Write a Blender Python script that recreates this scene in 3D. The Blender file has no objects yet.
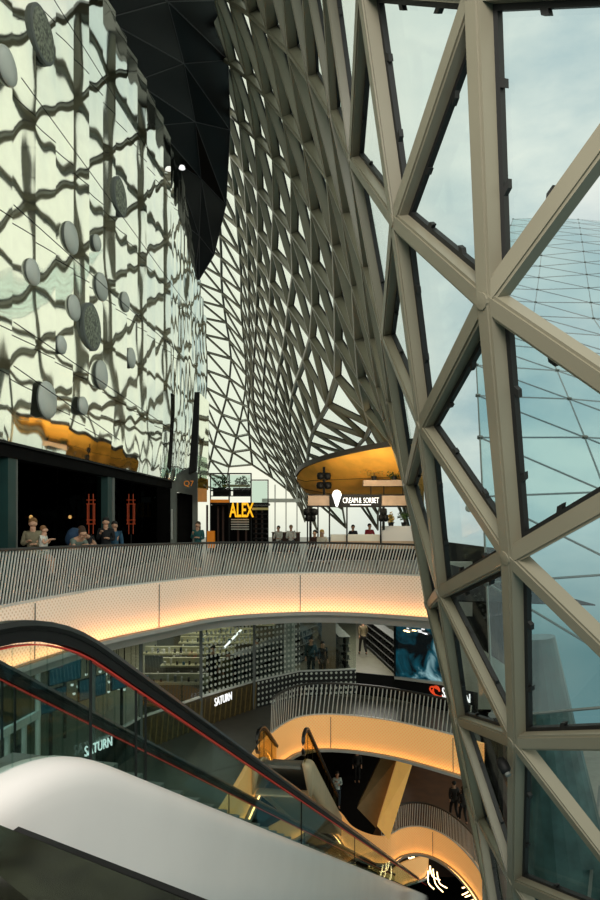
import bpy, math, random
from mathutils import Vector, noise
random.seed(7)
S = bpy.context.scene
COL = S.collection
EYE = 1.6; F = 650.0; HZ = 523.0

# ---------------------------------------------------------------- camera, sky, light, exposure
cam = bpy.data.cameras.new('camera'); cam.sensor_fit = 'VERTICAL'
cam.sensor_height = 36.0; cam.lens = 36.0*F/900.0
cam.shift_y = (HZ-450.0)/900.0; cam.clip_start = 0.05; cam.clip_end = 600
camo = bpy.data.objects.new('camera', cam); COL.objects.link(camo)
camo.location = (0, 0, EYE); camo.rotation_euler = (math.radians(90), 0, 0)
S.camera = camo
S.view_settings.view_transform = 'Standard'
S.view_settings.look = 'None'
S.view_settings.gamma = 1.0
S.view_settings.use_curve_mapping = False
S.view_settings.exposure = 0.0

def lin(c):
    c = c/255.0
    return c/12.92 if c <= 0.04045 else ((c+0.055)/1.055)**2.4
def rgb(r, g, b): return (lin(r), lin(g), lin(b), 1.0)

W = bpy.data.worlds.new('overcast_sky'); S.world = W; W.use_nodes = True
nt = W.node_tree; nt.nodes.clear()
wo = nt.nodes.new('ShaderNodeOutputWorld'); bg = nt.nodes.new('ShaderNodeBackground')
tc = nt.nodes.new('ShaderNodeTexCoord')
mp = nt.nodes.new('ShaderNodeMapping'); mp.inputs['Scale'].default_value = (1.0, 1.0, 2.2)
nz = nt.nodes.new('ShaderNodeTexNoise'); nz.inputs['Scale'].default_value = 3.2
nz.inputs['Detail'].default_value = 7; nz.inputs['Roughness'].default_value = 0.55
cr = nt.nodes.new('ShaderNodeValToRGB')
cr.color_ramp.elements[0].position = 0.36; cr.color_ramp.elements[0].color = rgb(138, 164, 172)
cr.color_ramp.elements[1].position = 0.66; cr.color_ramp.elements[1].color = rgb(206, 211, 203)
sep = nt.nodes.new('ShaderNodeSeparateXYZ')
# the cloud layer is brighter and creamier towards the far end of the mall
mrx = nt.nodes.new('ShaderNodeMapRange'); mrx.inputs['From Min'].default_value = 0.30; mrx.inputs['From Max'].default_value = -0.02
mixc = nt.nodes.new('ShaderNodeMixRGB'); mixc.inputs['Color2'].default_value = rgb(218, 219, 200)
mrz = nt.nodes.new('ShaderNodeMapRange'); mrz.inputs['From Min'].default_value = 0.02; mrz.inputs['From Max'].default_value = -0.18
mixg = nt.nodes.new('ShaderNodeMixRGB'); mixg.inputs['Color2'].default_value = rgb(86, 118, 122)
L = nt.links.new
L(tc.outputs['Generated'], mp.inputs['Vector']); L(mp.outputs[0], nz.inputs['Vector']); L(nz.outputs['Fac'], cr.inputs['Fac'])
L(tc.outputs['Generated'], sep.inputs[0]); L(sep.outputs['X'], mrx.inputs['Value']); L(mrx.outputs[0], mixc.inputs['Fac'])
L(cr.outputs[0], mixc.inputs['Color1']); L(sep.outputs['Z'], mrz.inputs['Value']); L(mrz.outputs[0], mixg.inputs['Fac'])
mry = nt.nodes.new('ShaderNodeMapRange'); mry.inputs['From Min'].default_value = 0.44; mry.inputs['From Max'].default_value = 0.60; mry.inputs['To Max'].default_value = 0.85  # cream glow added to the unseen sky at right, brightening the mirror wall
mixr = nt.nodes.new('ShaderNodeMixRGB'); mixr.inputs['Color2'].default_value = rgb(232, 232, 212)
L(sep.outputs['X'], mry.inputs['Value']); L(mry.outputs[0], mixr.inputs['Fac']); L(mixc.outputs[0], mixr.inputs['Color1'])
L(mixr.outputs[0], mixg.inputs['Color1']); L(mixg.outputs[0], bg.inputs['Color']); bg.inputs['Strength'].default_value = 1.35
L(bg.outputs[0], wo.inputs['Surface'])


def area(name, loc, size, power, color, target=None, sy=None):
    l = bpy.data.lights.new(name, 'AREA'); l.energy = power; l.color = color[:3]; l.size = size
    if sy: l.shape = 'RECTANGLE'; l.size_y = sy
    o = bpy.data.objects.new(name, l); COL.objects.link(o); o.location = loc
    d = (Vector(target)-Vector(loc)) if target else Vector((0, 0, -1))
    o.rotation_euler = d.to_track_quat('-Z', 'Y').to_euler()
    return o
WARM = (1.0, 0.66, 0.32); COOL = (0.95, 1.0, 0.98)

# ---------------------------------------------------------------- helpers
def P(px, py, Y): return Vector(((px-300.0)/F*Y, Y, EYE-(py-HZ)/F*Y))

def mat(name, color, rough=0.5, metal=0.0, emit=None, es=1.0, var=0.08, vscale=3.0, bump=0.0, bscale=30.0, spec=0.5, coat=0.0):
    m = bpy.data.materials.new(name); m.use_nodes = True
    n = m.node_tree.nodes; l = m.node_tree.links; b = n['Principled BSDF']
    tcn = n.new('ShaderNodeTexCoord')
    no = n.new('ShaderNodeTexNoise'); no.inputs['Scale'].default_value = vscale; no.inputs['Detail'].default_value = 4
    l.new(tcn.outputs['Object'], no.inputs['Vector'])
    r = n.new('ShaderNodeValToRGB')
    lo = tuple(max(0, c*(1-var)) for c in color[:3])+(1,); hi = tuple(min(1, c*(1+var)) for c in color[:3])+(1,)
    r.color_ramp.elements[0].position = .35; r.color_ramp.elements[1].position = .65
    r.color_ramp.elements[0].color = lo; r.color_ramp.elements[1].color = hi
    l.new(no.outputs['Fac'], r.inputs['Fac']); l.new(r.outputs[0], b.inputs['Base Color'])
    b.inputs['Roughness'].default_value = rough; b.inputs['Metallic'].default_value = metal
    b.inputs['Specular IOR Level'].default_value = spec; b.inputs['Coat Weight'].default_value = coat
    if emit: b.inputs['Emission Color'].default_value = emit; b.inputs['Emission Strength'].default_value = es
    if bump:
        n2 = n.new('ShaderNodeTexNoise'); n2.inputs['Scale'].default_value = bscale; l.new(tcn.outputs['Object'], n2.inputs['Vector'])
        bm = n.new('ShaderNodeBump'); bm.inputs['Strength'].default_value = bump; bm.inputs['Distance'].default_value = .02
        l.new(n2.outputs['Fac'], bm.inputs['Height']); l.new(bm.outputs[0], b.inputs['Normal'])
    return m

def glass(name, tint, refl=0.9, base=0.04, rough=0.02, gcol=(1, 1, 1, 1)):
    m = bpy.data.materials.new(name); m.use_nodes = True
    n = m.node_tree.nodes; l = m.node_tree.links; n.clear()
    o = n.new('ShaderNodeOutputMaterial'); t = n.new('ShaderNodeBsdfTransparent'); g = n.new('ShaderNodeBsdfGlossy')
    t.inputs['Color'].default_value = tint; g.inputs['Roughness'].default_value = rough; g.inputs['Color'].default_value = gcol
    fr = n.new('ShaderNodeFresnel'); fr.inputs['IOR'].default_value = 1.35
    mr = n.new('ShaderNodeMath'); mr.operation = 'MULTIPLY_ADD'; mr.inputs[1].default_value = refl; mr.inputs[2].default_value = base
    tcn = n.new('ShaderNodeTexCoord'); no = n.new('ShaderNodeTexNoise'); no.inputs['Scale'].default_value = .7
    bm = n.new('ShaderNodeBump'); bm.inputs['Strength'].default_value = .04
    l.new(tcn.outputs['Object'], no.inputs['Vector']); l.new(no.outputs['Fac'], bm.inputs['Height']); l.new(bm.outputs[0], g.inputs['Normal'])
    mx = n.new('ShaderNodeMixShader')
    ge = n.new('ShaderNodeNewGeometry'); iv = n.new('ShaderNodeMath'); iv.operation = 'SUBTRACT'; iv.inputs[0].default_value = 1.0
    l.new(ge.outputs['Backfacing'], iv.inputs[1]); mu = n.new('ShaderNodeMath'); mu.operation = 'MULTIPLY'
    l.new(fr.outputs[0], mr.inputs[0]); l.new(mr.outputs[0], mu.inputs[0]); l.new(iv.outputs[0], mu.inputs[1]); l.new(mu.outputs[0], mx.inputs['Fac']); l.new(t.outputs[0], mx.inputs[1]); l.new(g.outputs[0], mx.inputs[2])
    l.new(mx.outputs[0], o.inputs['Surface'])
    return m

def perforated(name, color, emit, es, scale=9.0):
    """lacquered sheet pierced with a regular grid of small holes, lit from within"""
    m = bpy.data.materials.new(name); m.use_nodes = True
    n = m.node_tree.nodes; l = m.node_tree.links; b = n['Principled BSDF']
    tcn = n.new('ShaderNodeUVMap'); s = n.new('ShaderNodeSeparateXYZ'); l.new(tcn.outputs[0], s.inputs[0])
    def mth(op, a, bb=None):
        k = n.new('ShaderNodeMath'); k.operation = op
        for i, v in enumerate((a, bb)):
            if v is None: continue
            if isinstance(v, (int, float)): k.inputs[i].default_value = v
            else: l.new(v, k.inputs[i])
        return k.outputs[0]
    u = mth('SINE', mth('MULTIPLY', s.outputs[0], 2*math.pi*scale)); v = mth('SINE', mth('MULTIPLY', s.outputs[1], 2*math.pi*scale))
    h = mth('GREATER_THAN', mth('MULTIPLY', u, v), 0.35)
    mx = n.new('ShaderNodeMixRGB'); mx.inputs['Color1'].default_value = color
    mx.inputs['Color2'].default_value = (color[0]*.72, color[1]*.66, color[2]*.58, 1)
    l.new(h, mx.inputs['Fac']); l.new(mx.outputs[0], b.inputs['Base Color'])
    b.inputs['Roughness'].default_value = .5
    b.inputs['Emission Color'].default_value = emit; b.inputs['Emission Strength'].default_value = es
    return m

def tag(o, label=None, cat=None, group=None, kind=None):
    if label: o['label'] = label
    if cat: o['category'] = cat
    if group: o['group'] = group
    if kind: o['kind'] = kind
    return o
WLOC = {}
def empty(name, loc=(0, 0, 0), label=None, cat=None, group=None, kind=None):
    o = bpy.data.objects.new(name, None); COL.objects.link(o); o.location = loc; o.empty_display_size = .2
    WLOC[o.name] = Vector(loc)
    return tag(o, label, cat, group, kind)

class MB:
    def __init__(s): s.v = []; s.f = []; s.uv = None
    def add(s, vs, fs):
        k = len(s.v); s.v += [Vector(a) for a in vs]; s.f += [tuple(i+k for i in f) for f in fs]; return s
    def hexa(s, a):   # 8 points: bottom ring 0-3, top ring 4-7
        return s.add(a, [(3, 2, 1, 0), (4, 5, 6, 7), (0, 1, 5, 4), (1, 2, 6, 5), (2, 3, 7, 6), (3, 0, 4, 7)])
    def box(s, x0, x1, y0, y1, z0, z1):
        return s.hexa([(x0, y0, z0), (x1, y0, z0), (x1, y1, z0), (x0, y1, z0), (x0, y0, z1), (x1, y0, z1), (x1, y1, z1), (x0, y1, z1)])
    def obox(s, c, ax, ay, az):
        c, ax, ay, az = map(Vector, (c, ax, ay, az))
        return s.hexa([c-ax-ay-az, c+ax-ay-az, c+ax+ay-az, c-ax+ay-az, c-ax-ay+az, c+ax-ay+az, c+ax+ay+az, c-ax+ay+az])
    def beam(s, A, B, w, d, nrm=(0, 0, 1), off=0.0):
        A = Vector(A); B = Vector(B); t = (B-A).normalized(); nrm = Vector(nrm)
        n = (nrm-t*nrm.dot(t))
        if n.length < 1e-5: n = Vector((1, 0, 0))-t*t.x
        n.normalize(); side = t.cross(n)
        c = (A+B)/2+n*off
        return s.obox(c, (B-A)/2, side*w/2, n*d/2)
    def prism(s, poly, vec):
        n = len(poly); vec = Vector(vec); a = [Vector(p) for p in poly]; b = [p+vec for p in a]
        return s.add(a+b, [tuple(range(n))[::-1], tuple(range(n, 2*n))]+[(i, (i+1) % n, n+(i+1) % n, n+i) for i in range(n)])
    def tube(s, path, r, k=6, closed=False):
        path = [Vector(p) for p in path]; m = len(path); rings = []
        for i, p in enumerate(path):
            t = ((path[min(i+1, m-1)]-path[max(i-1, 0)])).normalized()
            up = Vector((0, 0, 1)) if abs(t.z) < .95 else Vector((1, 0, 0))
            a = t.cross(up).normalized(); b = a.cross(t)
            rr = r[i] if isinstance(r, (list, tuple)) else r
            rings.append([p+(a*math.cos(2*math.pi*j/k)+b*math.sin(2*math.pi*j/k))*rr for j in range(k)])
        return s.loft(rings, True, True)
    def loft(s, rings, closed=True, caps=True):
        k = len(rings[0]); vs = [v for r in rings for v in r]; fs = []
        for i in range(len(rings)-1):
            for j in range(k if closed else k-1):
                a = i*k+j; b = i*k+(j+1) % k
                fs.append((a, b, b+k, a+k))
        if caps and closed:
            fs.append(tuple(range(k))[::-1]); fs.append(tuple(range((len(rings)-1)*k, len(rings)*k)))
        return s.add(vs, fs)
    def sweep(s, path, prof, up=(0, 0, 1)):
        """profile (side, up) swept along path, upright"""
        path = [Vector(p) for p in path]; m = len(path); rings = []
        for i, p in enumerate(path):
            t = (path[min(i+1, m-1)]-path[max(i-1, 0)]).normalized()
            a = t.cross(Vector(up)).normalized(); b = a.cross(t)
            rings.append([p+a*q[0]+b*q[1] for q in prof])
        return s.loft(rings)
    def lathe(s, c, axis, prof, k=20):
        """prof: (radius, height) pairs along axis"""
        c = Vector(c); ax = Vector(axis).normalized(); up = Vector((0, 0, 1)) if abs(ax.z) < .9 else Vector((1, 0, 0))
        a = ax.cross(up).normalized(); b = ax.cross(a)
        rings = [[c+ax*h+(a*math.cos(2*math.pi*j/k)+b*math.sin(2*math.pi*j/k))*max(r, .0005) for j in range(k)] for r, h in prof]
        return s.loft(rings)
    def ball(s, c, r, k=10, sz=1.0):
        return s.lathe(c, (0, 0, 1), [(r*math.sin(math.pi*i/k), -r*sz*math.cos(math.pi*i/k)) for i in range(k+1)], k+4)
    def build(s, name, m, parent=None, smooth=False, label=None, cat=None, group=None, kind=None, loc=None):
        o = bpy.data.objects.new(name, bpy.data.meshes.new(name)); COL.objects.link(o)
        if parent is not None: base = WLOC[parent.name]
        elif loc is not None: base = Vector(loc)
        else:
            base = Vector((sum(v.x for v in s.v)/len(s.v), sum(v.y for v in s.v)/len(s.v), min(v.z for v in s.v)))
        o.data.from_pydata([v-base for v in s.v], [], s.f); o.data.validate(); o.data.update()
        if m: o.data.materials.append(m)
        if parent is not None: o.parent = parent
        else: o.location = base
        WLOC[o.name] = base
        if smooth:
            for p in o.data.polygons: p.use_smooth = True
        if s.uv:
            ul = o.data.uv_layers.new(name='uv')
            for lp in o.data.loops: ul.data[lp.index].uv = s.uv[lp.vertex_index]
        return tag(o, label, cat, group, kind)

def text_part(name, body, size, depth, origin, right, up, m, parent, bold=0.0, sx=1.0, **kw):
    """raised lettering: origin = lower left corner, right/up = directions of the sign"""
    cu = bpy.data.curves.new(name, 'FONT'); cu.body = body; cu.size = size; cu.extrude = depth; cu.offset = bold
    cu.align_x = 'LEFT'; cu.resolution_u = 3
    to = bpy.data.objects.new(name+'_c', cu); COL.objects.link(to)
    bpy.context.view_layer.update()
    me = bpy.data.meshes.new_from_object(to.evaluated_get(bpy.context.evaluated_depsgraph_get()))
    r = Vector(right).normalized(); u = Vector(up).normalized(); n = r.cross(u)
    b = MB(); b.v = [Vector(origin)+r*v.co.x*sx+u*v.co.y+n*v.co.z for v in me.vertices]; b.f = [tuple(p.vertices) for p in me.polygons]
    bpy.data.objects.remove(to)
    return b.build(name, m, parent, **kw)

def catmull(pts, k=8):
    pts = [Vector(p) for p in pts]; out = []
    for i in range(len(pts)-1):
        p0 = pts[max(i-1, 0)]; p1 = pts[i]; p2 = pts[i+1]; p3 = pts[min(i+2, len(pts)-1)]
        for j in range(k):
            t = j/k
            out.append(0.5*((2*p1)+(p2-p0)*t+(2*p0-5*p1+4*p2-p3)*t*t+(3*p1-p0-3*p2+p3)*t**3))
    out.append(pts[-1]); return out
def resample(path, step):
    path = [Vector(p) for p in path]; d = [0]
    for a, b in zip(path, path[1:]): d.append(d[-1]+(b-a).length)
    n = max(1, round(d[-1]/step)); out = []; i = 0
    for k in range(n+1):
        t = d[-1]*k/n
        while i < len(d)-2 and d[i+1] < t: i += 1
        f = (t-d[i])/max(1e-6, d[i+1]-d[i]); out.append(path[i].lerp(path[i+1], f))
    return out

# ---------------------------------------------------------------- materials
M = {}
M['steel'] = mat('painted_steel', rgb(124, 119, 101), .38, 0, var=.05, vscale=1.2)
M['gasket'] = mat('black_rubber', rgb(14, 15, 14), .6)
M['pane'] = glass('roof_glass', (.95, .98, .97, 1), .35, .02)
M['tealpane'] = glass('teal_glass', (.74, .86, .86, 1), .8, .10)
M['railglass'] = glass('balustrade_glass', (.78, .87, .85, 1), .5, .03)
M['shopglass'] = glass('shop_glass', (.80, .84, .80, 1), .7, .04)
M['darkglass'] = glass('dark_glass', (.30, .34, .33, 1), .22, .0, gcol=(.35, .35, .35, 1))
M['mirror'] = mat('polished_steel_mirror', rgb(246, 245, 232), .045, 1.0, var=.02)
M['black'] = mat('black_paint', rgb(13, 13, 13), .6, spec=.25)
M['blackgloss'] = mat('black_lacquer', rgb(11, 10, 12), .4, var=.2, vscale=1, spec=.18)
M['rubber'] = mat('black_handrail_rubber', rgb(12, 13, 15), .28)
M['white'] = mat('white_painted_steel', rgb(216, 210, 207), .38, var=.03, vscale=1)
M['whiteplain'] = mat('white_plaster', rgb(205, 203, 195), .8, var=.03)
M['soffit'] = mat('grey_plaster', rgb(165, 163, 157), .8, var=.04)
M['railsteel'] = mat('satin_stainless_steel', rgb(206, 206, 200), .4, .2, var=.05)
M['railtop'] = mat('dark_handrail', rgb(42, 38, 34), .4)
M['floor'] = mat('dark_polished_stone', rgb(22, 24, 15), .22, var=.6, vscale=5, spec=.28)
M['greyfloor'] = mat('dark_grey_floor', rgb(92, 88, 80), .4)
M['cream'] = mat('cream_stone_floor', rgb(196, 188, 170), .45, var=.06)
M['brownfloor'] = mat('brown_wood_floor', rgb(78, 50, 28), .4, var=.25, vscale=2)
M['wood'] = mat('orange_timber', rgb(236, 172, 70), .55, var=.15, vscale=1.2)
M['palewood'] = mat('pale_timber', rgb(176, 150, 128), .6, var=.1)
M['darkwood'] = mat('dark_timber', rgb(62, 36, 24), .6, var=.2)
M['grey'] = mat('grey_painted_metal', rgb(96, 100, 96), .5)
M['dark'] = mat('dark_wall', rgb(12, 11, 11), .9, var=.2, spec=.1)
M['teal'] = mat('dark_teal_paint', rgb(18, 58, 54), .5)
M['red'] = mat('red_lighting_strip', rgb(170, 50, 44), .4, emit=rgb(255, 70, 50), es=.14)
M['gold'] = mat('gold_leafed_panel', rgb(222, 168, 70), .45, var=.1, vscale=2)
M['leaf'] = mat('green_leaves', rgb(58, 82, 38), .6, var=.3, vscale=9)
M['leafdry'] = mat('straw_coloured_blossom', rgb(170, 140, 62), .7, var=.3, vscale=9)
M['bark'] = mat('brown_stem', rgb(80, 60, 40), .8)
M['ledwarm'] = mat('warm_led', (1, .75, .4, 1), .5, emit=(1, .68, .32, 1), es=6)
M['ledwhite'] = mat('white_lamp', (1, 1, 1, 1), .5, emit=(1, .97, .9, 1), es=4)
M['signwhite'] = mat('white_lit_letters', (1, 1, 1, 1), .5, emit=(1, 1, 1, 1), es=.9)
M['signyellow'] = mat('yellow_lit_letters', rgb(240, 180, 20), .5, emit=rgb(255, 185, 20), es=.9)
M['signorange'] = mat('orange_sign', rgb(190, 110, 20), .5, emit=rgb(210, 120, 10), es=.35)
M['neon'] = mat('orange_neon', rgb(150, 60, 26), .5, emit=rgb(200, 70, 24), es=.16)
M['skin'] = mat('skin', rgb(196, 150, 122), .55, var=.05)
M['concrete'] = mat('pale_grey_concrete', rgb(150, 148, 140), .8)
# ---------------------------------------------------------------- the big triangulated glass skin
# chains of nodes: number of the chain -> [(row, px, py, distance)]
CH = {
 -6: [(5, 660, 1250, 8.0), (6, 505, 1130, 11.5), (7, 492, 1010, 14.5), (8, 500, 960, 17.5)],
 -5: [(4, 670, 1120, 6.8), (5, 510, 1000, 9.6), (6, 498, 915, 12.5), (7, 488, 880, 16)],
 -4: [(3, 680, 950, 5.5), (4, 515, 880, 8.0), (5, 482, 820, 10.8), (6, 470, 790, 14.5)],
 -3: [(2, 700, 738, 4.6), (3, 517, 740, 6.5), (4, 462, 720, 9.2), (5, 455, 703, 13)],
 -2: [(1, 704, 446, 3.9), (2, 512, 555, 5.4), (3, 443, 592, 7.8), (4, 432, 604, 11.2), (5, 431, 600, 15)],
 -1: [(0, 730, -28, 3.4), (1, 490, 300, 4.7), (2, 425, 425, 6.6), (3, 410, 482, 9.8), (4, 416, 515, 13.3), (5, 421, 545, 18)],
  0: [(0, 478, -10, 4.4), (1, 399, 220, 5.9), (2, 387, 335, 8.6), (3, 393, 400, 12), (4, 399, 440, 15.5), (5, 408, 472, 20), (6, 416, 498, 26), (7, 416, 515, 33), (8, 413, 525, 40), (9, 410, 532, 46)],
  1: [(0, 366, -15, 5.6), (1, 355, 160, 8), (2, 368, 267, 10.8), (3, 375, 337, 14), (4, 381, 385, 17), (5, 387, 417, 20.5), (6, 395, 445, 25), (7, 398, 458, 30), (8, 394, 470, 35), (9, 388, 484, 40), (10, 382, 500, 44), (11, 378, 515, 48), (12, 378, 530, 51)],
  2: [(0, 325, -60, 7.5), (1, 335, 113, 10.2), (2, 348, 213, 13), (3, 357, 285, 16), (4, 359, 339, 19), (5, 361, 377, 22.5), (6, 367, 409, 26), (7, 371, 425, 30), (8, 366, 437, 34), (9, 358, 446, 38), (10, 350, 455, 41), (11, 345, 467, 44), (12, 342, 480, 46.5), (13, 341, 495, 49), (14, 343, 510, 51), (15, 346, 528, 53)],
  3: [(0, 306, -45, 9.6), (1, 313, 77, 12.3), (2, 332, 177, 15), (3, 337, 245, 18), (4, 338, 297, 21), (5, 338, 340, 24), (6, 337, 376, 27.5), (7, 328, 404, 31), (8, 319, 420, 34), (9, 313, 432, 37), (10, 309, 443, 40), (12, 307, 465, 46), (14, 308, 485, 50), (16, 312, 508, 53), (18, 317, 530, 55)],
  4: [(0, 285, -60, 11.5), (1, 293, 50, 14.3), (2, 308, 143, 17), (3, 315, 210, 20), (4, 315, 263, 23), (5, 315, 305, 26), (6, 312, 337, 29), (7, 305, 359, 32), (8, 298, 378, 35), (9, 293, 394, 38), (10, 290, 408, 41), (12, 290, 432, 46), (14, 294, 455, 50), (17, 300, 490, 55), (20, 305, 522, 58)],
  5: [(0, 265, -55, 13.5), (1, 272, 30, 16.5), (2, 287, 117, 19), (3, 295, 177, 22), (4, 294, 233, 25), (5, 295, 274, 28), (6, 290, 306, 31), (7, 287, 330, 34), (8, 284, 349, 36), (9, 280, 364, 38.5), (10, 277, 380, 41), (12, 275, 405, 46), (14, 279, 430, 50), (17, 289, 470, 55), (20, 300, 508, 59)],
  6: [(0, 247, -50, 15.5), (1, 253, 13, 18.5), (2, 268, 95, 21), (3, 276, 158, 24), (4, 276, 210, 27), (5, 274, 250, 30), (6, 272, 282, 33), (7, 271, 305, 36), (8, 269, 325, 38.5), (9, 267, 343, 41), (10, 265, 360, 43), (12, 263, 388, 47.5), (14, 264, 412, 51), (17, 274, 450, 56), (20, 290, 492, 60)],
  7: [(0, 230, -60, 17.5), (1, 233, 0, 20.5), (2, 250, 77, 23), (3, 258, 138, 26), (4, 260, 190, 29), (5, 260, 232, 32), (6, 259, 262, 35), (7, 258, 286, 38), (8, 257, 307, 40.5), (9, 256, 325, 43), (10, 255, 342, 45), (12, 253, 372, 49), (14, 253, 400, 52.5), (17, 259, 435, 57), (20, 272, 478, 61)],
  8: [(1, 215, -15, 22), (2, 233, 63, 25), (3, 242, 123, 28), (4, 246, 172, 31), (5, 248, 213, 34), (6, 249, 245, 37), (7, 249, 270, 40), (8, 249, 291, 42.5), (9, 249, 310, 45), (10, 249, 328, 47), (12, 250, 358, 51), (14, 250, 385, 54.5), (17, 248, 420, 58.5), (20, 252, 465, 62)],
  9: [(1, 203, -15, 24), (2, 222, 57, 27), (3, 227, 110, 30), (4, 232, 155, 33), (5, 236, 195, 36), (6, 238, 227, 39), (7, 240, 254, 42), (8, 241, 275, 44.5), (9, 241, 292, 47), (10, 241, 309, 49), (12, 244, 343, 53), (14, 246, 375, 56.5), (16, 243, 405, 59), (18, 236, 437, 61.5), (20, 229, 467, 64), (22, 225, 492, 66)],
 10: [(2, 208, 52, 29), (3, 212, 100, 32), (4, 214, 145, 35), (5, 216, 180, 38), (6, 218, 210, 41), (7, 220, 235, 44), (8, 221, 258, 46.5), (9, 221, 277, 49), (10, 222, 293, 51), (12, 226, 323, 55), (14, 231, 359, 58.5), (16, 226, 398, 61), (18, 217, 430, 63), (20, 210, 460, 66), (22, 204, 486, 68)],
 11: [(3, 197, 90, 34), (6, 197, 190, 43), (8, 197, 240, 48.5), (10, 197, 283, 53), (12, 202, 318, 57), (14, 206, 352, 60.5), (16, 206, 388, 63), (18, 203, 415, 65), (20, 200, 450, 68), (22, 190, 480, 70)],
 12: [(3, 180, 80, 36), (6, 178, 180, 45), (10, 176, 273, 55), (14, 180, 345, 62.5), (18, 180, 408, 67), (22, 170, 475, 72)],
}
NODE = {}
for q, pts in CH.items():
    # monotone-ish cubic along the chain, interpolated in (px, py, 1/Y)
    js = [p[0] for p in pts]; vals = [Vector((p[1], p[2], p[3])) for p in pts]
    for a in range(len(pts)-1):
        for j in range(js[a], js[a+1]+1):
            t = (j-js[a])/(js[a+1]-js[a])
            p1 = vals[a]; p2 = vals[a+1]; h = js[a+1]-js[a]
            m1 = (p2-vals[a-1])/(js[a+1]-js[a-1])*h if a > 0 else (p2-p1)
            m2 = (vals[a+2]-p1)/(js[a+2]-js[a])*h if a+2 < len(pts) else (p2-p1)
            v = p1*(2*t**3-3*t*t+1)+m1*(t**3-2*t*t+t)+p2*(-2*t**3+3*t*t)+m2*(t**3-t*t)
            NODE[(q, j)] = P(v.x, v.y, v.z)
tris = []
for (q, j) in NODE:
    a, b, c, d = (q, j), (q+1, j), (q, j+1), (q+1, j+1)
    if b in NODE and c in NODE: tris.append((a, b, c))
    if b in NODE and c in NODE and d in NODE: tris.append((b, d, c))
def okt(t):
    if any(k[0] == 0 and k[1] > 6 for k in t) and any(k[0] < 0 for k in t): return False
    return True
tris = [t for t in tris if okt(t)]
nsum = {}
for t in tris:
    p = [NODE[k] for k in t]; n = (p[1]-p[0]).cross(p[2]-p[0])
    for k in t: nsum[k] = nsum.get(k, Vector())+n.normalized()
# inside = the side of the camera at the node next to it
ref = nsum[(-1, 1)]; sgn = 1 if ref.dot(Vector((0, 0, EYE))-NODE[(-1, 1)]) > 0 else -1
NRM = {k: (v*sgn).normalized() for k, v in nsum.items()}
edges = {}
for t in tris:
    for a, b in ((t[0], t[1]), (t[1], t[2]), (t[2], t[0])):
        edges.setdefault(tuple(sorted((a, b))), 0)
def shown(p):
    if p.y <= .3: return False
    x = 300+F*p.x/p.y; y = HZ-F*(p.z-EYE)/p.y
    return -60 < x < 680 and -90 < y < 990
def rank(ks): return sum(NODE[k].length for k in ks)/len(ks)
right = empty('wall_right', (3, 6, 0), kind='structure')
roof = empty('ceiling', (0, 30, 12), kind='structure')
DEP = {}
def group_edges(sel, parent):
    es = sorted([e for e in edges if sel(e)], key=rank)
    es = [e for e in es if shown((NODE[e[0]]+NODE[e[1]])/2) or shown(NODE[e[0]]) or shown(NODE[e[1]])]
    rest = MB()
    for i, e in enumerate(es):
        A, B = NODE[e[0]], NODE[e[1]]; n = (NRM[e[0]]+NRM[e[1]]).normalized()
        Y = (A.y+B.y)/2; w = .15 if Y < 12 else (.165 if Y < 34 else .165-.075*min(1, (Y-34)/14))
        d = .12 if Y < 9 else (.12+.14*min(1, (Y-9)/5) if Y < 30 else .26-.17*min(1, (Y-30)/15))
        DEP[e[0]] = DEP[e[1]] = d
        # fold of the sheet-metal cover: a shallow ridge on the room side
        mb = MB() if i < 99 else rest
        mb.beam(A, B, w, d, n, 0)
        mb.beam(A, B, w*.7, .016, n, d/2+.007)
        if i < 99: mb.build('steel_member', M['steel'], parent)
    if rest.v: rest.build('steel_member', M['steel'], parent, kind='stuff')
def inset(tp, d):
    c = sum(tp, Vector())/3; out = []
    for i in range(3):
        a, b, e = tp[i-1], tp[i], tp[(i+1) % 3]
        u = (a-b).normalized(); v = (e-b).normalized(); s = math.sqrt(max(1e-4, (1-u.dot(v))/2))
        out.append(b+(u+v).normalized()*min(d/s, (c-b).length*.8))
    return out
def group_panes(sel, parent, gm):
    ts = sorted([t for t in tris if sel(t)], key=rank)
    ts = [t for t in ts if any(shown(NODE[k]) for k in t) or shown(sum((NODE[k] for k in t), Vector())/3)]
    rest = MB(); restg = MB()
    for i, t in enumerate(ts):
        n = sum((NRM[k] for k in t), Vector()).normalized(); tp = [NODE[k]-n*(DEP.get(t[0], .2)/2+.02) for k in t]
        if i < 70:
            po = MB().prism(tp, -n*.02).build('glass_pane', gm, parent); g = MB()
        else: rest.prism(tp, -n*.02); g = restg
        o = inset(tp, .065); q = inset(tp, .115)
        for a in range(3):
            b = (a+1) % 3
            g.hexa([o[a], o[b], q[b], q[a], o[a]+n*.05, o[b]+n*.05, q[b]+n*.05, q[a]+n*.05])
            if i < 24:   # clamps that hold the pane
                for f in (.28, .72):
                    c = o[a].lerp(o[b], f); dr = (o[b]-o[a]).normalized(); inw = (q[a].lerp(q[b], f)-c)
                    g.obox(c+inw*1.35+n*.03, dr*.03, inw*.35, n*.02)
        if i < 70: g.build('gasket', M['gasket'], po)
    if rest.v:
        rest.build('glass_pane', gm, parent, kind='stuff'); restg.build('gasket', M['gasket'], parent, kind='stuff')
near = lambda ks: sum(k[0] for k in ks)/len(ks) < 3.4
group_edges(near, right); group_edges(lambda e: not near(e), roof)
group_panes(near, right, M['pane']); group_panes(lambda e: not near(e), roof, M['pane'])
hub = MB()
for k in sorted(NRM, key=lambda k: NODE[k].length)[:26]:
    hub.lathe(NODE[k], NRM[k], [(0, .0), (.06, .0), (.06, .082), (.02, .086), (0, .086)], 12)
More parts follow.
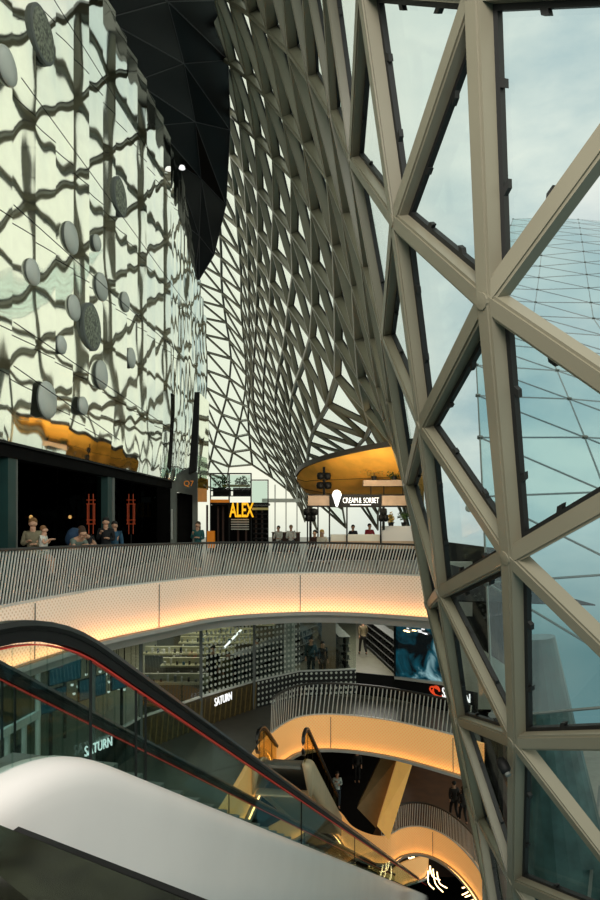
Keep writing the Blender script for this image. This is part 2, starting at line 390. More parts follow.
sc_ = P(503, 765, 6.6); ct_ = empty('security_camera', sc_, 'small dark camera fixed on the near facade beside the lowest crossing', 'camera')
MB().lathe(sc_, (.2, -.6, -.5), [(0, -.07), (.05, -.06), (.06, 0), (.055, .06), (.03, .09), (0, .1)], 14).build('camera_body', M['black'], ct_, smooth=True)
MB().lathe(sc_+Vector((.02, -.055, -.05)), (.2, -.6, -.5), [(0, 0), (.03, 0), (.03, .04), (0, .045)], 12).build('lens', M['grey'], ct_)
MB().tube([sc_, sc_+Vector((.03, .03, -.1)), sc_+Vector((.09, .07, -.12))], .014, 6).build('bracket', M['grey'], ct_)
hub.build('node_plate', M['steel'], right, kind='stuff')

# ---------------------------------------------------------------- the neighbouring glass roof outside
ext = empty('glazed_roof', (6, 14, 0), 'sloping triangulated glass roof seen outside through the near facade', 'roof')
def EX(i, j):
    y = 8.6+j*2.3; x = 2.55+i*2.5+j*.58+.34*max(0, j-8)
    return Vector((x, y, .62*y-6.3+.35*math.sin(i*.7+j*.4)))
NI, NJ = 13, 19
mt = MB(); gp = MB(); hb = MB()
for j in range(NJ):
    for i in range(NI):
        a = EX(i, j)
        if i < NI-1: mt.tube([a, EX(i+1, j)], .022, 5)
        if j < NJ-1: mt.tube([a, EX(i, j+1)], .022, 5)
        if i > 0 and j < NJ-1: mt.tube([a, EX(i-1, j+1)], .022, 5)
        hb.lathe(a+Vector((0, 0, -.03)), (0, -.45, .9), [(0, 0), (.07, 0), (.07, .07), (0, .07)], 8)
        if i < NI-1 and j < NJ-1:
            gp.prism([a, EX(i+1, j), EX(i, j+1)], (0, -.01, .02)); gp.prism([EX(i+1, j), EX(i+1, j+1), EX(i, j+1)], (0, -.01, .02))
mt.build('glazing_bar', M['grey'], ext, kind='stuff'); hb.build('bar_joint', M['grey'], ext, kind='stuff'); gp.build('roof_glazing', M['tealpane'], ext)
for n_, (i, j, lb) in enumerate(((1, 2, 'right-hand white spider floodlight on the outside glass roof'), (0, 2, 'left-hand white spider floodlight on the outside glass roof, nearer the upright'))):
    a = EX(i, j)+Vector((0, 0, -.12))
    t = empty('floodlight', a, lb, 'floodlight', 'floodlights on the outside roof')
    s_ = MB().tube([a+Vector((0, 0, .1)), a+Vector((0, 0, -.35))], .03, 6); s_.build('bracket', M['grey'], t)
    for k in range(4):
        c = a+Vector((-.3+.2*k, -.05*k, -.15-.05*k))
        MB().lathe(c, (.2, -.8, .5), [(0, 0), (.07, .02), (.1, .14), (.1, .2), (0, .2)], 10).build('lamp_head', M['whiteplain'], t)

MB().lathe((6.0, 14.5, -6.5), (-.12, 0, 1), [(0, 0), (1.0, 0), (.8, 1.6), (.55, 3.6), (.34, 5.6), (0, 5.6)], 22).build('funnel_column', mat('dark_teal_cladding', rgb(58, 84, 84), .3, var=.35, vscale=2), label='dark tapering teal column standing outside behind the lower right panes', cat='column')
tv = empty('terrace', (8, 15, -9), 'pale terrace deck outside below the glass roof, seen through the lowest panes', 'terrace')
MB().prism([(4.4, 11, -6.5), (14, 9, -6.5), (18, 22, -6.5), (7.6, 24, -6.5)], (0, 0, -.4)).build('deck', M['concrete'], tv)
MB().prism([(5.2, 11.6, -6.45), (6.3, 11.3, -6.45), (9.0, 16, -6.45), (8.0, 16.6, -6.45)], (0, 0, .06)).build('drain_channel', M['darkwood'], tv)
MB().prism([(6.0, 12.8, -6.45), (8.4, 12.0, -6.45), (10.2, 15.4, -6.45), (8.9, 16.0, -6.45)], (0, 0, .5)).build('rooflight', M['darkglass'], tv)
MB().beam((4.9, 11.2, -5.7), (8.3, 18, -5.7), .06, .06).build('guard_rail', M['grey'], tv)
# ---------------------------------------------------------------- mirrored wall on the left
def wallX(Y):   # plan line of the shop fronts and of the mirror wall above
    return -6.5+(Y-14)*.079 if Y < 28 else -6.5+14*.079+(Y-28)*.079+.0*(Y-28)**2
def pxY(px): return 7.606/(.079-(px-300)/F)
def topz(Y):    # lower line of the black soffit along the wall
    return 17.5 if Y < 28.5 else 17.5-(Y-28.5)*1.15
EDGE = 3.45
wl = empty('wall_left', (-6.5, 14, EDGE), kind='structure')
Y = 6.0; k = 0
while Y < 33.8:
    w = 1.05 if Y < 26 else .62
    b = MB(); na = 9; nzv = 110; z1 = topz(Y+w*.5)+.6
    if Y+w > 33.9: w = 33.9-Y
    tilt = random.uniform(-.010, .010); ph = random.uniform(0, 6)
    amp = .0042 if Y < 26 else .007
    for i in range(na):
        for j in range(nzv):
            yy = Y+w*i/(na-1)*.992; z = EDGE+(z1-EDGE)*j/(nzv-1)
            u = i/(na-1)
            d = amp*.55*math.sin(2*math.pi*(u*1.0+.1*math.sin(z*.9+k*.37)))*math.cos(z*1.1+ph*.25)
            d += amp*1.7*noise.noise(Vector((yy*.55, z*.6, 3.1)))+amp*.75*noise.noise(Vector((yy*1.7, z*1.15, 9.4)))
            d += tilt*(u-.5)+.10*u*w
            low = max(0, 1-(z-EDGE)/3.2); d += low*amp*1.3*math.sin(yy*4.4+1.5*math.sin(z*1.2))
            d -= .22*max(0, 1-(z-EDGE)/3.2)**2   # the foot of the wall tucks in under itself
            b.v.append(Vector((wallX(yy)+d, yy, z)))
    for i in range(na-1):
        for j in range(nzv-1):
            a = i*nzv+j; b.f.append((a, a+nzv, a+nzv+1, a+1))
    # folded back edge gives the sheet its thickness
    kk = len(b.v); front = list(b.v)
    per = [i*nzv for i in range(na)]+[(na-1)*nzv+j for j in range(1, nzv)]+[i*nzv+nzv-1 for i in range(na-2, -1, -1)]+[j for j in range(nzv-2, 0, -1)]
    f0_ = len(b.v)
    for p in per: b.v.append(Vector(front[p]))
    kk = len(b.v)
    for p in per: b.v.append(front[p]+Vector((-.12, 0, 0)))
    for a in range(len(per)):
        c = (a+1) % len(per); b.f.append((f0_+c, f0_+a, kk+a, kk+c))
    o = b.build('mirror_panel', M['mirror'], wl, smooth=True)
    Y += w; k += 1
bk = MB(); bk.prism([(wallX(5)-.5, 5, EDGE), (wallX(33.8)-.5, 33.8, EDGE), (wallX(33.8)-.5, 33.8, 12), (wallX(28)-.5, 28, 18.2), (wallX(5)-.5, 5, 18.2)], (-.2, 0, 0)).build('backing_wall', M['dark'], wl)
EDGEB = MB(); EDGEB.beam((wallX(5)-.18, 5, EDGE-.03), (wallX(33.8)-.18, 33.8, EDGE-.03), .1, .06).build('bottom_trim', M['black'], wl)
# round fittings hung on the mirror wall
def wallpt(px, py, off=.1):
    Yw = pxY(px); return Vector((wallX(Yw)+off, Yw, EYE-(py-HZ)/F*Yw))
gri = mat('pierced_grey_metal', rgb(120, 124, 108), .5, .4, var=.7, vscale=14)
for px, py, d, lb in ((37, 35, 1.25, 'top'), (116, 197, 1.2, 'middle, right of the others'), (87, 327, 1.35, 'lowest')):
    c = wallpt(px, py, .12)
    t = empty('round_speaker', c, 'pierced round grey disc on the mirror wall, '+{'top': 'highest of the three', 'middle, right of the others': 'the middle one in height', 'lowest': 'lowest of the three'}[lb], 'speaker', 'pierced discs on the mirror wall')
    MB().lathe(c, (1, -.079, 0), [(0, -.06), (d*.5, -.06), (d*.5, .03), (d*.46, .05), (0, .05)], 28).build('rim', M['grey'], t, smooth=False)
    MB().lathe(c+Vector((.05, 0, 0)), (1, -.079, 0), [(0, .0), (d*.44, .0), (d*.3, .03), (0, .04)], 28).build('grille', gri, t)
dome = mat('pale_frosted_dome', rgb(205, 208, 200), .3, var=.04)
for (px, py, d, lb) in ((2, 66, .9, 'pale round lamp at the left picture edge beside the top pierced disc'),
                    (67, 238, .95, 'pale round lamp on the mirror wall, highest but the edge one'),
                    (93, 243, .55, 'small narrow round lamp right of the highest pale one on mirror wall'),
                    (98, 287, .95, 'pale round lamp above right of the lowest pierced disc'),
                    (70, 308, .8, 'pale round lamp left of the lowest pierced disc'),
                    (122, 302, .75, 'pale round lamp on the mirror wall, right of the lowest pierced disc'),
                    (28, 272, .7, 'pale round lamp on mirror wall near the left picture edge, mid height'),
                    (57, 345, .55, 'small round lamp on mirror wall left below the lowest pierced disc'),
                    (98, 375, 1.0, 'pale round lamp on mirror wall below the lowest pierced disc'),
                    (128, 358, .8, 'pale round lamp on the mirror wall at right, above the golden reflection'),
                    (79, 406, .6, 'small round lamp on mirror wall, lower row, middle'),
                    (43, 400, 1.05, 'pale round lamp on mirror wall just above the golden reflection at left')):
    c = wallpt(px, py, .1)
    t = empty('wall_lamp', c, lb, 'lamp', 'round lamps on the mirror wall')
    MB().lathe(c, (1, -.079, 0), [(0, -.05), (d*.42, -.05), (d*.42, .02), (0, .02)], 26).build('back_plate', M['grey'], t)
    MB().lathe(c, (1, -.079, 0), [(0, .0), (d*.44, .0), (d*.42, .05), (d*.3, .09), (d*.15, .11), (0, .12)], 26).build('cover', dome, t, smooth=True)
for (a, b_, lb) in (((0, 322), (168, 432), 'lowest but one'), ((0, 366), (110, 440), 'lowest'), ((0, 205), (180, 360), 'middle'), ((8, 78), (190, 318), 'second from the top'), ((42, 0), (182, 215), 'topmost')):
    A = wallpt(*a, .3); B = wallpt(*b_, .3)
    MB().tube([A, B], .012, 6).build('steel_cable', M['black'], label='thin dark cable slanting across the mirror wall, '+lb, cat='cable', group='cables in front of the mirror wall')

# black triangulated soffit
LW = [(5, 17.5), (10, 17.5), (14, 17.5), (17, 17.5), (20.5, 17.5), (23.4, 17.5), (26, 17.5), (28.5, 17.5), (30.2, 15.5), (31.6, 13.6)]
left = [Vector((wallX(y)-.2, y, z)) for y, z in LW]
rp = [(180, -700, 10), (195, -400, 14), (205, -230, 17.5), (213, -110, 21), (222, 0, 24), (228, 60, 26.2), (230, 130, 29), (226, 205, 31.5), (214, 255, 32), (199, 280, 32)]
rgt = [P(*p) for p in rp]
sf = MB(); rb = MB()
mid = [l.lerp(r, .5)+Vector((0, 0, .25*min(1, (r-l).length/3))) for l, r in zip(left, rgt)]
for ring in (left, mid, rgt): pass
vs = []
for l, m_, r in zip(left, mid, rgt): vs += [l, m_, r]
fs = []
for i in range(len(left)-1):
    for c in (0, 1):
        a = i*3+c; fs += [(a, a+1, a+4), (a, a+4, a+3)]
sf.add(vs, fs); sf.add([v+Vector((0, 0, .6)) for v in vs], [f[::-1] for f in fs])
n_ = len(vs)
for side in (0, 2):
    for i in range(len(left)-1):
        a = i*3+side; sf.f.append((a, a+3, a+3+n_, a+n_))
so = sf.build('ceiling', M['blackgloss'], kind='structure')
for i in range(len(left)):
    rb.tube([left[i], mid[i], rgt[i]], .022, 5)
    if i < len(left)-1:
        for c in (0, 1): rb.tube([vs[i*3+c], vs[(i+1)*3+c+1]], .022, 5)
        for c in (1, 2): rb.tube([vs[i*3+c], vs[(i+1)*3+c]], .022, 5)
rb.build('panel_joint', mat('dark_grey_trim', rgb(44, 42, 46), .5), so, kind='stuff')
MB().lathe(P(182, 167, 27.5), (0, 0, -1), [(0, -.04), (.1, -.04), (.14, .07), (0, .08)], 12).build('spotlight', M['signwhite'], label='small pale spotlight under the tip of the black soffit', cat='spotlight')
# ---------------------------------------------------------------- floors, fascias, railings
def edge_path(knots, drop): # knots (px, py of the floor line) -> plan curve at floor height
    return [P(px, py, drop*F/(py-HZ)) for px, py in knots]
def fascia(name, path, h, m, kind=None, lip=.36, parent=None, seams=()):
    """vertical perforated apron hanging from the floor edge, with a plastered lower lip"""
    b = MB(); b.uv = []; d = 0; rows = []
    out = []
    for i, p in enumerate(path):
        t = (path[min(i+1, len(path)-1)]-path[max(i-1, 0)]).normalized(); n = Vector((t.y, -t.x, 0)); out.append(n)
        if i: d += (p-path[i-1]).length
        # section: top, slight forward lean, bottom, back
        for (o_, z_, u_) in ((.0, .02, 0), (.03, -h*.33, h*.33), (.04, -h*.66, h*.66), (.02, -h, h), (-.12, -h, h+.1), (-.12, .02, h+1.2)):
            b.v.append(p+n*o_+Vector((0, 0, z_))); b.uv.append((d, u_))
    k = 6
    for i in range(len(path)-1):
        for j in range(k):
            a = i*k+j; c = i*k+(j+1) % k; b.f.append((a, a+k, c+k, c))
    o = b.build(name, m, parent, kind=kind)
    s = MB()
    for i in range(len(path)-1):
        a, c = path[i]-out[i]*.02, path[i+1]-out[i+1]*.02; z0 = Vector((0, 0, -h)); z1 = Vector((0, 0, -h-lip)); q = out[i]*-.1; r = out[i+1]*-.1
        s.hexa([a+q+z1, c+r+z1, c+r*3+z1, a+q*3+z1, a+z0, c+z0, c+r*3+z0, a+q*3+z0])
    s.build('soffit_edge', M['soffit'], o)
    tr = MB(); tr.sweep([p+n*.045+Vector((0, 0, -h-.012)) for p, n in zip(path, out)], [(-.012, -.015), (.012, -.015), (.012, .015), (-.012, .015)])
    tr.build('shadow_trim', M['grey'], o)
    if seams:
        sm = MB()
        for i in seams: sm.beam(path[i]+out[i]*.05+Vector((0, 0, -.02)), path[i]+out[i]*.04+Vector((0, 0, -h+.02)), .025, .012, out[i])
        sm.build('panel_seam', M['grey'], o, kind='stuff')
    return o, out
def led_line(path, out, h, m, parent, off=.13):
    g = MB(); g.sweep([p+n*(off+.06)+Vector((0, 0, -h-.03)) for p, n in zip(path, out)], [(-.012, -.035), (.012, -.035), (.012, .06), (-.012, .06)]); g.sweep([p+n*(off/2)+Vector((0, 0, -h-.055)) for p, n in zip(path, out)], [(-off/2-.04, -.008), (off/2+.06, -.008), (off/2+.06, .008), (-off/2-.04, .008)])
    g.build('light_gutter', M['soffit'], parent)
    b = MB(); b.sweep([p+n*off+Vector((0, 0, -h-.038)) for p, n in zip(path, out)], [(-.02, -.012), (.02, -.012), (.02, .012), (-.02, .012)])
    return b.build('light_strip', m, parent)
def railing(path, heights, label, pitch, lean, foot=.04, wbar=.034):
    """leaning flat bars between a floor rail and a dark handrail"""
    t0 = empty('balcony_railing', path[len(path)//2], label, 'railing')
    pts = resample(path, pitch); n = len(pts); rest = MB(); items = []
    for i in range(n):
        f = i/(n-1); h = heights[0]+(heights[1]-heights[0])*f
        t = (pts[min(i+1, n-1)]-pts[max(i-1, 0)]).normalized()
        A = pts[i]-t*lean*.5+Vector((0, 0, foot)); B = pts[i]+t*lean*.5+Vector((0, 0, h-.03))
        items.append((A, B, Vector((t.y, -t.x, 0))))
    vis = sorted(range(n), key=lambda i: items[i][0].length)
    for r_, i in enumerate(vis):
        A, B, nn = items[i]
        if r_ < 98: MB().beam(A, B, wbar, .012, nn).build('baluster', M['railsteel'], t0)
        else: rest.beam(A, B, wbar, .012, nn)
    if rest.v: rest.build('baluster', M['railsteel'], t0, kind='stuff')
    pp = resample(path, .35); m = len(pp)
    top = [p+Vector((0, 0, heights[0]+(heights[1]-heights[0])*i/(m-1))) for i, p in enumerate(pp)]
    MB().sweep(top, [(-.04, -.03), (.04, -.03), (.045, 0), (.03, .03), (-.03, .03), (-.045, 0)]).build('handrail', M['railtop'], t0)
    MB().sweep([p+Vector((0, 0, foot)) for p in pp], [(-.03, -.035), (.03, -.035), (.03, .02), (-.03, .02)]).build('bottom_rail', M['railsteel'], t0)
    for i in range(2, m-1, 7):
        t = (pp[i+1]-pp[i-1]).normalized(); nn = Vector((-t.y, t.x, 0))
        MB().beam(pp[i]+nn*.07, top[i]+nn*.07-Vector((0, 0, .04)), .05, .05, nn).build('post', M['railtop'], t0)
    return t0
def slab(name, poly, z, th, m, holes=None):
    return MB().prism([(x, y, z) for x, y in poly], (0, 0, -th)).build(name, m, kind='structure')

apr0 = perforated('perforated_cream_panel', rgb(238, 228, 218), (1, .55, .24, 1), .16, 9)
apr1 = perforated('perforated_amber_panel', rgb(236, 190, 132), (1, .46, .13, 1), .36, 9)
ledA = mat('warm_strip_a', (1, .6, .3, 1), .5, emit=(1, .40, .12, 1), es=22)
ledB = mat('warm_strip_b', (1, .6, .3, 1), .5, emit=(1, .50, .16, 1), es=7)

# upper level (the level of the camera)
k0 = [(-90, 630), (-40, 617), (0, 608.5), (50, 599), (100, 590.5), (158, 583.5), (220, 577), (300, 574.3), (360, 574.8), (430, 577.5), (445, 579)]
e0 = catmull(edge_path(k0, EYE), 6); e0 = [Vector((p.x, p.y, 0)) for p in e0]
def nearest_px(path, px): return min(range(len(path)), key=lambda i: abs(300+F*path[i].x/path[i].y-px))
sl0 = [(p.x-0.02*0, p.y+.1) for p in e0]
slab('floor', sl0+[(5.2, 24), (9, 74), (-24, 74), (-24, 10)], -.01, 1.1, M['greyfloor'])
f0, n0 = fascia('trim_1', e0, 1.17, apr0, kind='structure', seams=[nearest_px(e0, 158), nearest_px(e0, 300), nearest_px(e0, 35)])
led_line(e0, n0, 1.17, ledA, f0, .24)
railing([p+Vector((0, .1, 0)) for p in e0[0:-3]], (1.12, .94), 'long curving steel railing on the upper balcony above the cream apron', .095, .24)

# middle level
Z1 = -5.0
k1 = [(180, 870), (215, 822), (240, 783), (258, 751), (272, 735), (285, 725), (300, 718.5), (322, 716), (350, 717), (380, 720.5), (410, 726), (461, 738.5), (482, 744.5)]
e1 = catmull(edge_path(k1, EYE-Z1), 6); e1 = [Vector((p.x, p.y, Z1)) for p in e1]
slab('floor', [(p.x, p.y+.1) for p in e1]+[(6.0, 22), (9.5, 60), (-24, 60), (-24, 8), (-3.2, 8)], Z1-.01, 1.0, M['greyfloor'])
f1, n1 = fascia('trim_2', e1, 1.1, apr1, kind='structure', lip=.12, seams=[nearest_px(e1, 456), nearest_px(e1, 330)])
led_line(e1, n1, 1.1, ledB, f1)
railing([p+Vector((-.02, .1, 0)) for p in e1[24:-4]], (1.1, 1.1), 'curved steel railing of the middle balcony in front of the electronics shop', .15, .12)

# lower level
Z2 = -12.0
k2 = [(235, 850), (262, 833), (290, 817), (317, 805), (336, 811), (350, 827), (370, 836), (388, 837), (402, 830), (420, 828), (440, 834), (460, 848), (478, 869), (492, 896), (505, 930)]
e2 = catmull(edge_path(k2, EYE-Z2), 6); e2 = [Vector((p.x, p.y, Z2)) for p in e2]
slab('floor', [(p.x, p.y+.1) for p in e2]+[(8.0, 25), (11, 60), (-20, 60), (-20, 30)], Z2-.01, 1.0, M['brownfloor'])
f2, n2 = fascia('trim_3', e2, 1.1, apr1, kind='structure', lip=.1, seams=[nearest_px(e2, 434)])
led_line(e2, n2, 1.1, ledB, f2)
i0 = nearest_px(e2, 388)
railing([p+Vector((0, .1, 0)) for p in e2[40:-3]], (1.1, 1.1), 'lowest curved railing around the oval opening at the bottom', .11, .05, wbar=.03)
hl = [(p.x, p.y+.18) for p in e2 if p.x < 3.2]
slab('floor', hl+[(3.5, 29.3), (5.7, 38), (5.7, 46), (-8, 46), (-8, 31)], Z2+.012, .02, M['dark'])  # black sheet added over the brown floor to paint the hall's darkness
# the level below that
Z3 = -17.5
k3 = [(320, 915), (360, 893), (385, 877), (402, 864), (416, 859), (425, 855), (428, 845)]
e3 = catmull(edge_path(k3, EYE-Z3), 5); e3 = [Vector((p.x, p.y, Z3)) for p in e3]
slab('floor', [(p.x, p.y+.1) for p in e3]+[(7.6, 44), (7.6, 60), (-10, 60), (-10, 34)], Z3-.01, 1.0, M['brownfloor'])
f3, n3 = fascia('trim_4', e3, 1.2, apr1, kind='structure', lip=.1)
led_line(e3, n3, 1.2, ledB, f3)
slab('floor', [(-14, 10), (18, 10), (18, 60), (-14, 60)], -24, .4, M['dark'])
# floor the camera stands on
slab('floor', [(-1.60, 3.44), (-.48, 2.76), (1.2, 1.72), (1.2, -5), (-9, -5), (-9, 2.6), (-3.4, 4.0), (-2.3, 3.87)], 0, .5, M['floor'])
MB().sweep([(-2.3, 3.87, .0), (-.48, 2.76, .0), (1.2, 1.72, .0)], [(-.02, -.05), (.02, -.05), (.02, .02), (-.02, .02)]).build('trim_5', M['black'], kind='structure')
MB().tube(catmull([(-2.2, 2.2, .002), (-1.6, 2.62, .003), (-1.2, 2.98, .003), (-1.02, 3.08, .002)], 6), .006, 5).build('trim_6', M['black'], kind='structure')
MB().prism([(-1.42, 2.80, .35), (-1.24, 2.69, .35), (-.375, 2.155, .35), (1.0, 1.30, .35), (1.0, .45, .35), (-1.06, 2.30, .35), (-1.36, 2.6, .35)], (0, 0, -.34)).build('trim_7', M['floor'], kind='structure')
# walls that close the middle and lower levels
MB().box(-24, -23.6, 6, 60, -24, 3.4).build('wall_left', M['dark'], kind='structure')
MB().box(-24, 14, 46, 46.4, Z1, -1.15).build('wall_back', M['whiteplain'], kind='structure')
MB().box(-20, 16, 47, 47.4, -24, Z1-1.0).build('wall_back', M['darkwood'], kind='structure')
MB().box(-9, -8.7, 6, 30, -24, Z1-1.0).build('wall_left', M['dark'], kind='structure')
MB().box(12.2, 12.5, 40, 60, -24, 0).build('wall_right', M['dark'], kind='structure')

# ---------------------------------------------------------------- shop fronts on the upper level, left
sf0 = empty('wall_left', (wallX(14), 14, 0), kind='structure')
lintel = MB(); lintel.prism([(wallX(5)-.2, 5, 3.1), (wallX(29)-.2, 29, 3.1), (wallX(29)-.2, 29, EDGE-.07), (wallX(5)-.2, 5, EDGE-.07)], (-.3, 0, 0))
lintel.build('lintel', M['dark'], sf0)
for Yc, w_ in ((13.2, .22), (15.35, .16), (18.4, .07), (20.9, .07), (24.2, .10)):
    pass
def colm(px0, px1, m, name='column'):
    Y0 = pxY(px0); Y1 = pxY(px1)
    a = Vector((wallX(Y0)-.25, Y0, 0)); c = Vector((wallX(Y1)-.25, Y1, 0)); u = (c-a)
    MB().prism([a, c, c+Vector((-.35, 0, 0)), a+Vector((-.35, 0, 0))], (0, 0, 3.12)).build(name, m, sf0)
colm(19, 26.5, M['teal']); colm(27.2, 28.4, M['grey']); colm(115.5, 119.5, M['teal']); colm(120, 122.3, M['grey']); colm(-30, -20, M['teal'])
for a, c in ((-20, 19), (28.4, 74), (74.4, 115.5), (122.3, 168)):
    Y0 = pxY(a)+.03; Y1 = pxY(c)-.03
    MB().prism([(wallX(Y0)-.45, Y0, .02), (wallX(Y1)-.45, Y1, .02), (wallX(Y1)-.45, Y1, 3.08), (wallX(Y0)-.45, Y0, 3.08)], (-.02, 0, 0)).build('shop_glazing', M['darkglass'], sf0)
MB().box(-16, -15.8, 6, 30, 0, 3.4).build('wall_left', M['dark'], kind='structure')
MB().box(-15.8, -7.4, 6, 30, 3.42, 3.6).build('ceiling', M['dark'], kind='structure')
MB().box(-15.8, -8, 5.6, 6, 0, 3.4).build('wall_front', M['dark'], kind='structure')
MB().box(-15.8, wallX(29.2)-.5, 29.2, 29.5, 0, 3.4).build('wall_back', M['dark'], kind='structure')
MB().box(-15.7, -7.6, 11.5, 29, 0.0, .03).build('floor', M['dark'], kind='structure')
for px, py, side in ((31, 517, 'left'), (70, 517, 'right')):
    c = P(px, py, pxY(px)+1.6)
    t = empty('globe_lamp', c, 'small glowing globe lamp inside the dark shop, '+side+'-hand one of two', 'lamp', 'globe lamps in the dark shop')
    MB().ball(c, .05, 8).build('bulb', mat('glowing_bulb', (1, .5, .2, 1), .5, emit=(1, .45, .15, 1), es=9), t, smooth=True)
    MB().lathe(c, (0, 0, 1), [(.015, .05), (.03, .06), (.03, .12), (.006, .13), (.006, 3.38-c.z)], 8).build('cord', M['black'], t)
    MB().tube([c+Vector((.16*math.cos(a*.63), .16*math.sin(a*.63), 0)) for a in range(11)], .008, 5).build('wire_ring', M['neon'], t)
for px, lb in ((91, 'dimmer left-hand'), (131, 'brighter right-hand')):
    Yc = pxY(px)+.7; c = P(px, 540, Yc); c.z = 0
    t = empty('standing_lantern', c, lb+' tall orange wire lantern inside the dark shop', 'lantern', 'wire lanterns in the dark shop')
    b = MB(); s_ = Yc/F
    for sx in (-1, 1):
        b.tube([c+Vector((sx*3.6*s_, 0, EYE+(HZ-y)*s_)) for y in (524, 504)], .012, 5)
        b.tube([c+Vector((sx*2.2*s_, 0, EYE+(HZ-y)*s_)) for y in (534, 494)], .012, 5)
    for y in (524, 520, 504, 500):
        b.tube([c+Vector((-4.5*s_, 0, EYE+(HZ-y)*s_)), c+Vector((4.5*s_, 0, EYE+(HZ-y)*s_))], .012, 5)
    b.build('wire_frame', M['neon'], t)
    MB().lathe(c, (0, 0, 1), [(.2, .0), (.2, .03), (.02, .05), (.02, EYE+(HZ-534)*s_), (0, EYE+(HZ-534)*s_)], 10).build('stand', M['black'], t)

# portal at the end of the dark fronts
pt = empty('wall_back', (-5.6, 27.6, 0), kind='structure')
def PZ(px, py, Y, z=None):
    p = P(px, py, Y)
    if z is not None: p.z = z
    return p
A = [P(170.5, 478, 28.2), P(196, 464, 29.5)]
def quad3(px0, px1, z0, z1, Ya, Yb, th=.25):
    a = PZ(px0, 0, Ya, z0); c = PZ(px1, 0, Yb, z0); return MB().prism([a, c, c+Vector((0, 0, z1-z0)), a+Vector((0, 0, z1-z0))], (0, th, 0))
quad3(170.5, 176, 0, 3.45, 28.2, 28.5).build('door_jamb', M['grey'], pt)
quad3(192.5, 197, 0, 3.9, 29.3, 29.5).build('door_jamb', M['grey'], pt)
b = MB().prism([P(176, 492, 28.5), P(192.5, 495, 29.3), P(196, 463, 29.5), P(176, 474.5, 28.5)], (0, .25, 0)); b.build('door_head', M['grey'], pt)
quad3(176, 192.5, 0, 2.95, 28.95, 29.6, .05).build('doorway', M['dark'], pt)
MB().beam(PZ(172, 0, 28.0, .9), PZ(172, 0, 28.0, 2.2), .05, .05, (0, -1, 0)).build('door_pull', M['railsteel'], pt)
sg = empty('door_sign', P(183, 482, 28.7), 'small orange lettered sign above the dark doorway at the end of the mirror wall', 'sign')
text_part('letters', 'Q7', .34, .01, P(183.5, 486, 28.7), (1, .05, 0), (0, 0, 1), M['signorange'], sg, bold=.0)

fin = empty('sign_pylon', PZ(196, 0, 28, 3.4), 'tall black fin with a pale glass blade beside the mirror wall end', 'pylon')
MB().prism([P(194.5, 392, 28.6), P(199.5, 392, 28.6), P(196, 470, 28.6), P(188.5, 474, 28.6)], (0, .35, 0)).build('black_fin', M['black'], fin)
MB().prism([P(199.8, 393, 28.7), P(209, 402, 29.4), P(208, 490, 29.4), P(197.5, 490, 28.7)], (0, .06, 0)).build('glass_blade', M['mirror'], fin)
MB().prism([P(198, 455, 28.6), P(207, 458, 29.3), P(207, 488, 29.3), P(198, 488, 28.6)], (0, -.05, 0)).build('grey_panel', M['shopglass'], fin)
MB().prism([P(198, 488, 28.6), P(207, 489, 29.3), P(207, 502, 29.3), P(198, 502, 28.6)], (0, -.06, 0)).build('orange_panel', mat('orange_panel', rgb(226, 146, 66), .5), fin)

# ---------------------------------------------------------------- cafe with the steel frame
YA = 33.0
ax = empty('cafe_pavilion', PZ(235, 0, YA, 0), 'black steel framed two-storey cafe with yellow ALEX sign behind the upper railing', 'cafe')
def bb(name, px0, px1, py0, py1, m, parent, Y=YA, dep=.1, **k):
    a = P(px0, py1, Y); c = P(px1, py0, Y)
    return MB().box(a.x, c.x, Y, Y+dep, a.z, c.z).build(name, m, parent, **k)
for px, t_, y0 in ((210.3, .8, 473), (229, 1.2, 473), (251, 1.2, 473), (268, 1.0, 480)):
    bb('post', px-t_/2, px+t_/2, y0, 554, M['black'], ax, YA, .12)
    bb('post', px-t_/2, px+t_/2, y0, 554, M['black'], ax, YA+2.2, .12)
for x0, x1, y, t_ in ((210, 251.5, 473.5, 1.2), (210, 251.5, 490.5, 1.4), (210, 251.5, 496, .9), (251, 268.5, 480, 1), (251, 268.5, 507, 1.2), (210, 268, 504, 1)):
    bb('beam', x0, x1, y-t_/2, y+t_/2, M['black'], ax, YA-.02, .1)
bb('deck', 210, 268, 502.5, 504.5, M['black'], ax, YA, 2.3)
bb('yellow_band', 210, 229, 499.5, 502.5, M['signorange'], ax, YA-.03, .05)
bb('yellow_band', 252, 268.5, 507.7, 510, mat('cream_band', rgb(214, 196, 120), .5), ax, YA-.03, .05)
bb('yellow_band', 222, 250, 484.5, 487, mat('ochre_band', rgb(150, 124, 34), .6), ax, YA+.3, .05)
for x0, x1, y0, y1 in ((211, 228.4, 475, 490), (229.8, 250.2, 475, 490), (252, 267.3, 481, 506)):
    bb('glass_panel', x0, x1, y0, y1, M['railglass'], ax, YA+.04, .015)
bb('back_wall', 210, 268, 505, 556, M['dark'], ax, YA+2.6, .1)
for px in (207, 218, 223, 238, 246, 256, 262): bb('wooden_post', px-.9, px+.9, 505, 556, M['darkwood'], ax, YA+1.4, .12)
for k in range(5): bb('white_slat', 231, 249, 519+k*2.4, 520.1+k*2.4, M['whiteplain'], ax, YA+.05, .04)
for k in range(7): bb('stair_tread', 253, 268-k*.3, 513+k*5, 514.6+k*5, M['black'], ax, YA+.3+.1*k, .5)
text_part('sign_letters', 'ALEX', 1.02, .03, P(229.6, 516.8, YA-.12), (1, 0, 0), (0, 0, 1), M['signyellow'], ax, bold=.02, sx=.50, label='yellow glowing ALEX lettering')
bb('counter', 207, 214, 531, 548, M['signorange'], ax, YA-.3, .4)
